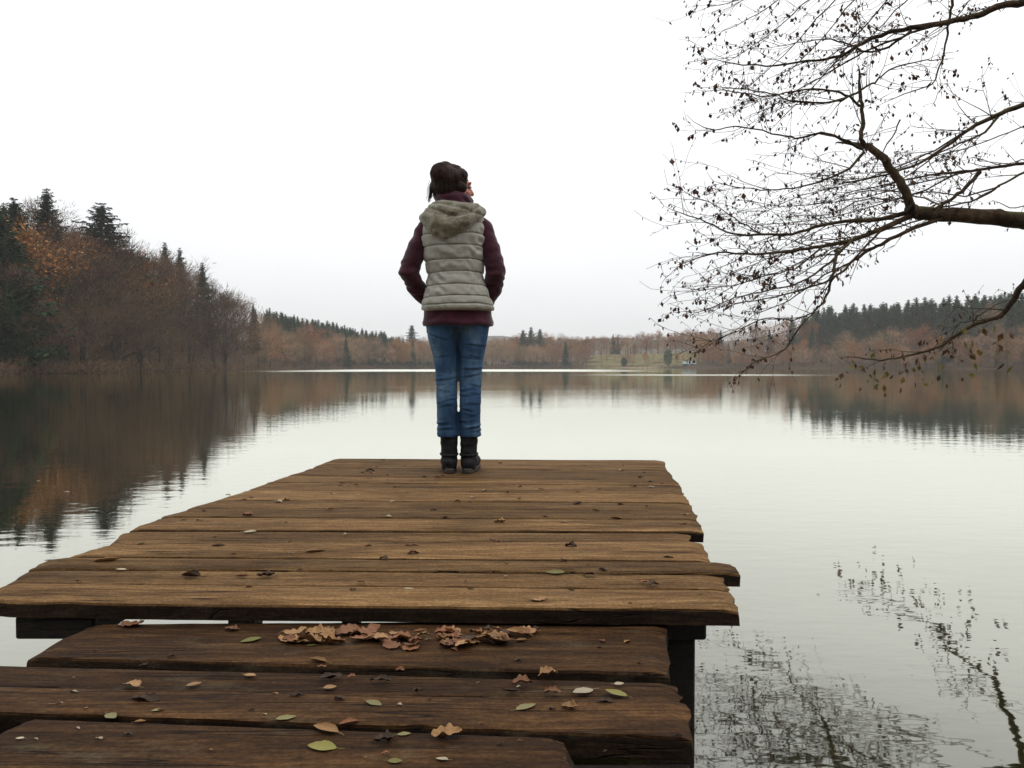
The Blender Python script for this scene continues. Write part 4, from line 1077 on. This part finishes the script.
# far shore
MEAD = lambda th, off: (5.4 < th < 13.0 and off < 62)
rows(-6.8, 14.4, 40, (3, 14, 30, 64, 78), lambda t, r: (6, 2.2, .35) if t < 5 else (3, 5, .3), [(10, 14), (13, 17), (14, 18), (12, 17), (12, 17)],
     ['at the water on the far shore', 'just behind the water on the far shore', 'within the far shore wood', 'behind the far meadow line', 'at the back of the far wood'], 'of the far shore', gap=MEAD)
for (x, top, lb) in [(412, 324, 'lone pointed spruce rising above the far wood behind the woman'), (531, 326, 'dark spruce clump tree above the far wood right of the woman'), (540, 328, 'second dark spruce right of the woman on the far skyline'), (523, 329, 'lowest spruce of the far clump right of the woman')]:
    th = math.degrees(math.atan2(x-512, F)); r_ = shore(th)+30; Y = r_*math.cos(rad(th)); zg = ground(r_*math.sin(rad(th)), Y)
    plant('spruce_tree', th, r_, CZ+(366-top)/F*Y-zg, lb, 'spruces on the far skyline', clamp=False, wob=1.8)
for (x, h, lb) in [(602, 6, 'small bare tree at the left of the far meadow'), (623, 7, 'small bare tree above the far beach'), (634, 6, 'thin bare tree right of the far beach tree'), (648, 7, 'thin bare tree in the middle of the far meadow'), (712, 8, 'small bare tree right of the lake hut'), (583, 8, 'bare tree at the corner of the far meadow')]:
    th = math.degrees(math.atan2(x-512, F)); plant('bare_tree', th, shore(th)+14, h, lb, 'small trees on the far meadow', clamp=False)
for k in range(26):
    th = fr_.uniform(5.2, 13.0); plant('bare_tree' if k % 4 else 'rusty_tree', th, shore(th)+fr_.uniform(10, 48), fr_.uniform(5, 10), 'small slender tree scattered over the far meadow', 'small trees scattered on the far meadow', clamp=False, wob=.75)
def round_evergreen(px, off, h, w, label):
    th = math.degrees(math.atan2(px-512, F)); r_ = shore(th)+off; x, y = r_*math.sin(rad(th)), r_*math.cos(rad(th))
    e = empty('evergreen_tree', (x, y, ground(x, y)-.1), label, 'tree'); q = MB()
    q.tube([(0, 0, -.2), (0, 0, h*.6)], [.2, .08], 6); q.build('trunk', M['far_bark'], e)
    q = MB()
    for k in range(1500):
        v = rdir()*fr_.random()**.3; c = Vector((v.x*w*.5, v.y*w*.5, h*.53+v.z*h*.47)); n_ = rdir()*.5; u = rdir()*.5
        q.add([c, c+n_, c+u], [(0, 1, 2)])
    q.build('crown', M['needles'], e, False)
round_evergreen(668, 7, 10.5, 5.0, 'round dark evergreen on the far meadow left of the hut')
round_evergreen(624, 7, 5.5, 3.6, 'small dark evergreen beside the far beach')
# right wooded shore
rows(14.4, 41, 34, (3, 12, 24, 40), lambda t, r: (5, 3, .4) if r < 2 else ((3, 3.5, 2.5) if r == 2 else (.6, .8, 8) if t > 19 else (4, 3, 2)), [(6, 12), (7, 14), (8, 17), (15, 20)],
     ['at the water on the right shore', 'second from the water on the right shore', 'in the middle of the right wood', 'high in the right wood'], 'of the right shore')
for off in (52, 62, 72):
    for i in range(40):
        th = lerp(18.6, 37, (i+fr_.uniform(-.3, .3)+off*.05)/40)
        plant('spruce_tree', th, shore(th)+off+fr_.uniform(-2, 2), 22, 'dark spruce in the even plantation along the right skyline', 'spruces of the right plantation', wob=1.45, fill=True)
# woods behind the first trees, and the brush along the water
def woods():
    mb = MB()
    for k in range(26000):
        th = fr_.uniform(-46, 44); s = shore(th)
        off = fr_.uniform(8, 100) if not 5.2 < th < 13.2 else fr_.uniform(72, 110)
        r_ = s+off; x, y = r_*math.sin(rad(th)), r_*math.cos(rad(th)); z = ground(x, y)
        zt = CZ+(366-interp(SIL, px_of(x, y)))/F*y - 3
        hmax = min(12, zt-z)
        if hmax < 1.5: continue
        p = Vector((x, y, z+fr_.random()*hmax)); sliver(mb, p, (Vector((0, 0, 1))+rdir()*.9).normalized(), fr_.uniform(1.2, 3), fr_.uniform(.05, .16))
    tag(mb.build('woods', M['bare'], None, False), 'brown tangle of far bare saplings filling the woods', 'woods', None, 'stuff')
    mb = MB()
    for k in range(22000):
        th = fr_.uniform(-46, 44); s = shore(th)
        if 6 < th < 12.8 and fr_.random() < .35: continue
        r_ = s+abs(fr_.gauss(1.2, 2.2))-.6; x, y = r_*math.sin(rad(th)), r_*math.cos(rad(th)); z = max(0, ground(x, y))
        hm = 2.6*(.5+.7*abs(nz(th*1.7, 8)))
        if 5.5 < th < 13: hm *= .65
        sliver(mb, Vector((x, y, z+fr_.random()**1.5*hm)), (Vector((0, 0, .8))+rdir()).normalized(), fr_.uniform(.5, 1.4), fr_.uniform(.03, .09))
    tag(mb.build('undergrowth', M['bare'], None, False), 'low brown brush along the far waterline', 'undergrowth', None, 'stuff')
woods()
for k in range(22):  # unseen trees, added behind the camera to darken board fronts and lower deck
    x = -26+k*2.5+fr_.uniform(-.8, .8); y = -12-4*(k % 2)-abs(x)*.12+fr_.uniform(-1, 1)
    a, c, j, ph = fr_.choice(PRO['spruce_tree'] if k % 3 else PRO['bare_tree'])
    o = bpy.data.objects.new('spruce_tree' if k % 3 else 'bare_tree', j); COL.objects.link(o); o.location = (x, y, ground(x, y)-.2); o.scale = [fr_.uniform(13, 17)/ph]*3
    tag(o, 'unseen tall tree added on the bank behind the viewpoint where the jetty starts', 'tree', 'trees added on the near bank')
# fallen trunks leaning over the water on the left
for (a, c, r, lb) in [((114, 362), (156, 346), .30, 'mossy fallen trunk leaning out over the left shore'), ((104, 352), (140, 318), .24, 'thin dark trunk leaning above the mossy fallen trunk')]:
    Y = 141
    pa, pc = at(*a, Y), at(*c, Y-2); mb = MB()
    pa.z = min(pa.z, ground(pa.x, pa.y)+.4)
    e = empty('fallen_tree', pa, lb, 'fallen tree')
    d = pc-pa
    mb.tube([d*-.15, d*.1, d*.5+Vector((0, 0, .25)), d], [r*1.1, r, r*.8, r*.45], 8)
    mb.build('trunk', M['bark'], e)
    mb = MB()
    for k in range(7):
        p = d*fr_.uniform(.3, .9); q = p+Vector((fr_.uniform(-.5, 1.5), fr_.uniform(-1, 1), fr_.uniform(.6, 2.4))); mb.tube([p, (p+q)/2+Vector((.1, 0, .2)), q], [r*.2, r*.13, r*.04], 5)
    mb.build('broken_limbs', M['bark'], e)
# hut on the far shore
th = math.degrees(math.atan2(689-512, F)); r_ = shore(th)+3.5; hx, hy = r_*math.sin(rad(th)), r_*math.cos(rad(th)); hz = ground(hx, hy)
hut = empty('lake_hut', (hx, hy, hz), 'small dark boathouse with a pale blue roof on the far shore', 'hut', rz=rad(-8))
def part(name, a, b, mat, parent):
    q = MB(); q.box(a, b); return q.build(name, mat, parent, False)
M['hutwall'] = noisy('tarred_boards', (.035, .04, .045), (.07, .075, .08), 3, .8)
M['hutroof'] = noisy('pale_metal_roof', (.17, .21, .24), (.25, .29, .32), 2, .5)
wl = part('wall', (-3.2, -2, -.5), (3.2, 2, 2.1), M['hutwall'], hut)
q = MB(); q.add([(-3.7, -2.5, 1.9), (3.7, -2.5, 1.9), (3.7, 0, 3.3), (-3.7, 0, 3.3), (3.7, 2.5, 1.9), (-3.7, 2.5, 1.9), (-3.7, -2.5, 2.05), (3.7, -2.5, 2.05), (3.7, 0, 3.45), (-3.7, 0, 3.45), (3.7, 2.5, 2.05), (-3.7, 2.5, 2.05)],
                [(6, 7, 8, 9), (9, 8, 10, 11), (0, 3, 2, 1), (3, 5, 4, 2), (0, 1, 7, 6), (5, 11, 10, 4), (1, 2, 8, 7), (2, 4, 10, 8), (0, 6, 9, 3), (3, 9, 11, 5)])
q.build('roof', M['hutroof'], hut, False)
part('door', (-.5, -2.06, -.1), (.5, -2.003, 1.8), M['hutroof'], hut); part('window', (1.3, -2.05, .8), (2.2, -2.003, 1.5), M['boot'], hut)
lj = empty('landing_stage', (hx-7, hy-5, 0), 'low landing stage by the far boathouse', 'jetty')
part('deck', (-4, -1, .35), (5, 1, .5), M['hutwall'], lj)
for x, y in ((-3.5, -.8), (-3.5, .8), (1, -.8), (4.5, -.8)): part('post', (x-.1, y-.1, -1.5), (x+.1, y+.1, .347), M['hutwall'], lj)

# ------------------------------------------------------------------ haze, sky, light, camera
def haze(density):
    q = MB(); q.box((-3400, -3400, -8), (3400, 3400, 165))
    m = NT('damp_air')
    v = m.n('VolumePrincipled', {'Color': (.99, .99, 1, 1), 'Density': density, 'Anisotropy': .2})
    m.L.new(v.outputs[0], m.out.inputs['Volume'])
    o = q.build('haze', m.m, None, False)
    tag(o, 'thin damp autumn haze over the lake', 'haze', None, 'stuff')
    o.display_type = 'WIRE'
haze(.00024)

SUN_EL, SUN_AZ = rad(58), rad(128)   # soft light from behind the camera
w = bpy.data.worlds.new('World'); sc.world = w; w.use_nodes = True
t = w.node_tree; N = t.nodes; L = t.links
for n in list(N): N.remove(n)
out = N.new('ShaderNodeOutputWorld'); bg = N.new('ShaderNodeBackground')
sky = N.new('ShaderNodeTexSky'); sky.sky_type = 'NISHITA'; sky.sun_disc = False; sky.sun_elevation = SUN_EL; sky.sun_rotation = SUN_AZ
tc = N.new('ShaderNodeTexCoord'); sx = N.new('ShaderNodeSeparateXYZ'); L.new(tc.outputs['Generated'], sx.inputs[0])
mp = N.new('ShaderNodeMapping'); mp.inputs['Scale'].default_value = (1, 1, 3.2); L.new(tc.outputs['Generated'], mp.inputs[0])
ns = N.new('ShaderNodeTexNoise'); ns.inputs['Scale'].default_value = 1.7; ns.inputs['Detail'].default_value = 5; L.new(mp.outputs[0], ns.inputs['Vector'])
rp = N.new('ShaderNodeValToRGB'); L.new(sx.outputs[2], rp.inputs[0])
e = rp.color_ramp.elements
e[0].position = 0; e[0].color = (9.5, 9.7, 9.9, 1); e[1].position = .9; e[1].color = (15.5, 15.6, 15.6, 1)
k = e.new(.22); k.color = (11.9, 11.95, 12.0, 1)
cl = N.new('ShaderNodeValToRGB'); L.new(ns.outputs['Fac'], cl.inputs[0]); cl.color_ramp.elements[0].position = .3; cl.color_ramp.elements[0].color = (.915, .92, .93, 1); cl.color_ramp.elements[1].position = .65; cl.color_ramp.elements[1].color = (1.04, 1.04, 1.035, 1)
m1 = N.new('ShaderNodeMix'); m1.data_type = 'RGBA'; m1.blend_type = 'MULTIPLY'; m1.inputs[0].default_value = 1; L.new(rp.outputs[0], m1.inputs[6]); L.new(cl.outputs[0], m1.inputs[7])
m2 = N.new('ShaderNodeMix'); m2.data_type = 'RGBA'; m2.inputs[0].default_value = .93; L.new(sky.outputs[0], m2.inputs[6]); L.new(m1.outputs[2], m2.inputs[7])
L.new(m2.outputs[2], bg.inputs[0]); bg.inputs[1].default_value = .1; L.new(bg.outputs[0], out.inputs[0])
sun = bpy.data.lights.new('sun', 'SUN'); sun.energy = .7; sun.angle = rad(25); sun.color = (1, .96, .9)
so = bpy.data.objects.new('sun', sun); COL.objects.link(so)
dv = Vector((math.sin(SUN_AZ)*math.cos(SUN_EL), math.cos(SUN_AZ)*math.cos(SUN_EL), math.sin(SUN_EL)))
so.rotation_euler = dv.to_track_quat('Z', 'Y').to_euler(); so.location = (3, -6, 20)
cam = bpy.data.cameras.new('camera'); co = bpy.data.objects.new('camera', cam); COL.objects.link(co); sc.camera = co
co.location = (0, 0, CZ); co.rotation_euler = (math.pi/2-PITCH, 0, 0)
cam.sensor_width = 36; cam.lens = F/1024*36; cam.clip_start = .05; cam.clip_end = 8000
sc.view_settings.view_transform = 'Standard'; sc.view_settings.look = 'None'; sc.view_settings.gamma = 1; sc.view_settings.exposure = 0
sc.cycles.use_denoising = True
sc.cycles.max_bounces = 6; sc.cycles.diffuse_bounces = 3; sc.cycles.glossy_bounces = 3; sc.cycles.volume_bounces = 1; sc.cycles.transparent_max_bounces = 4
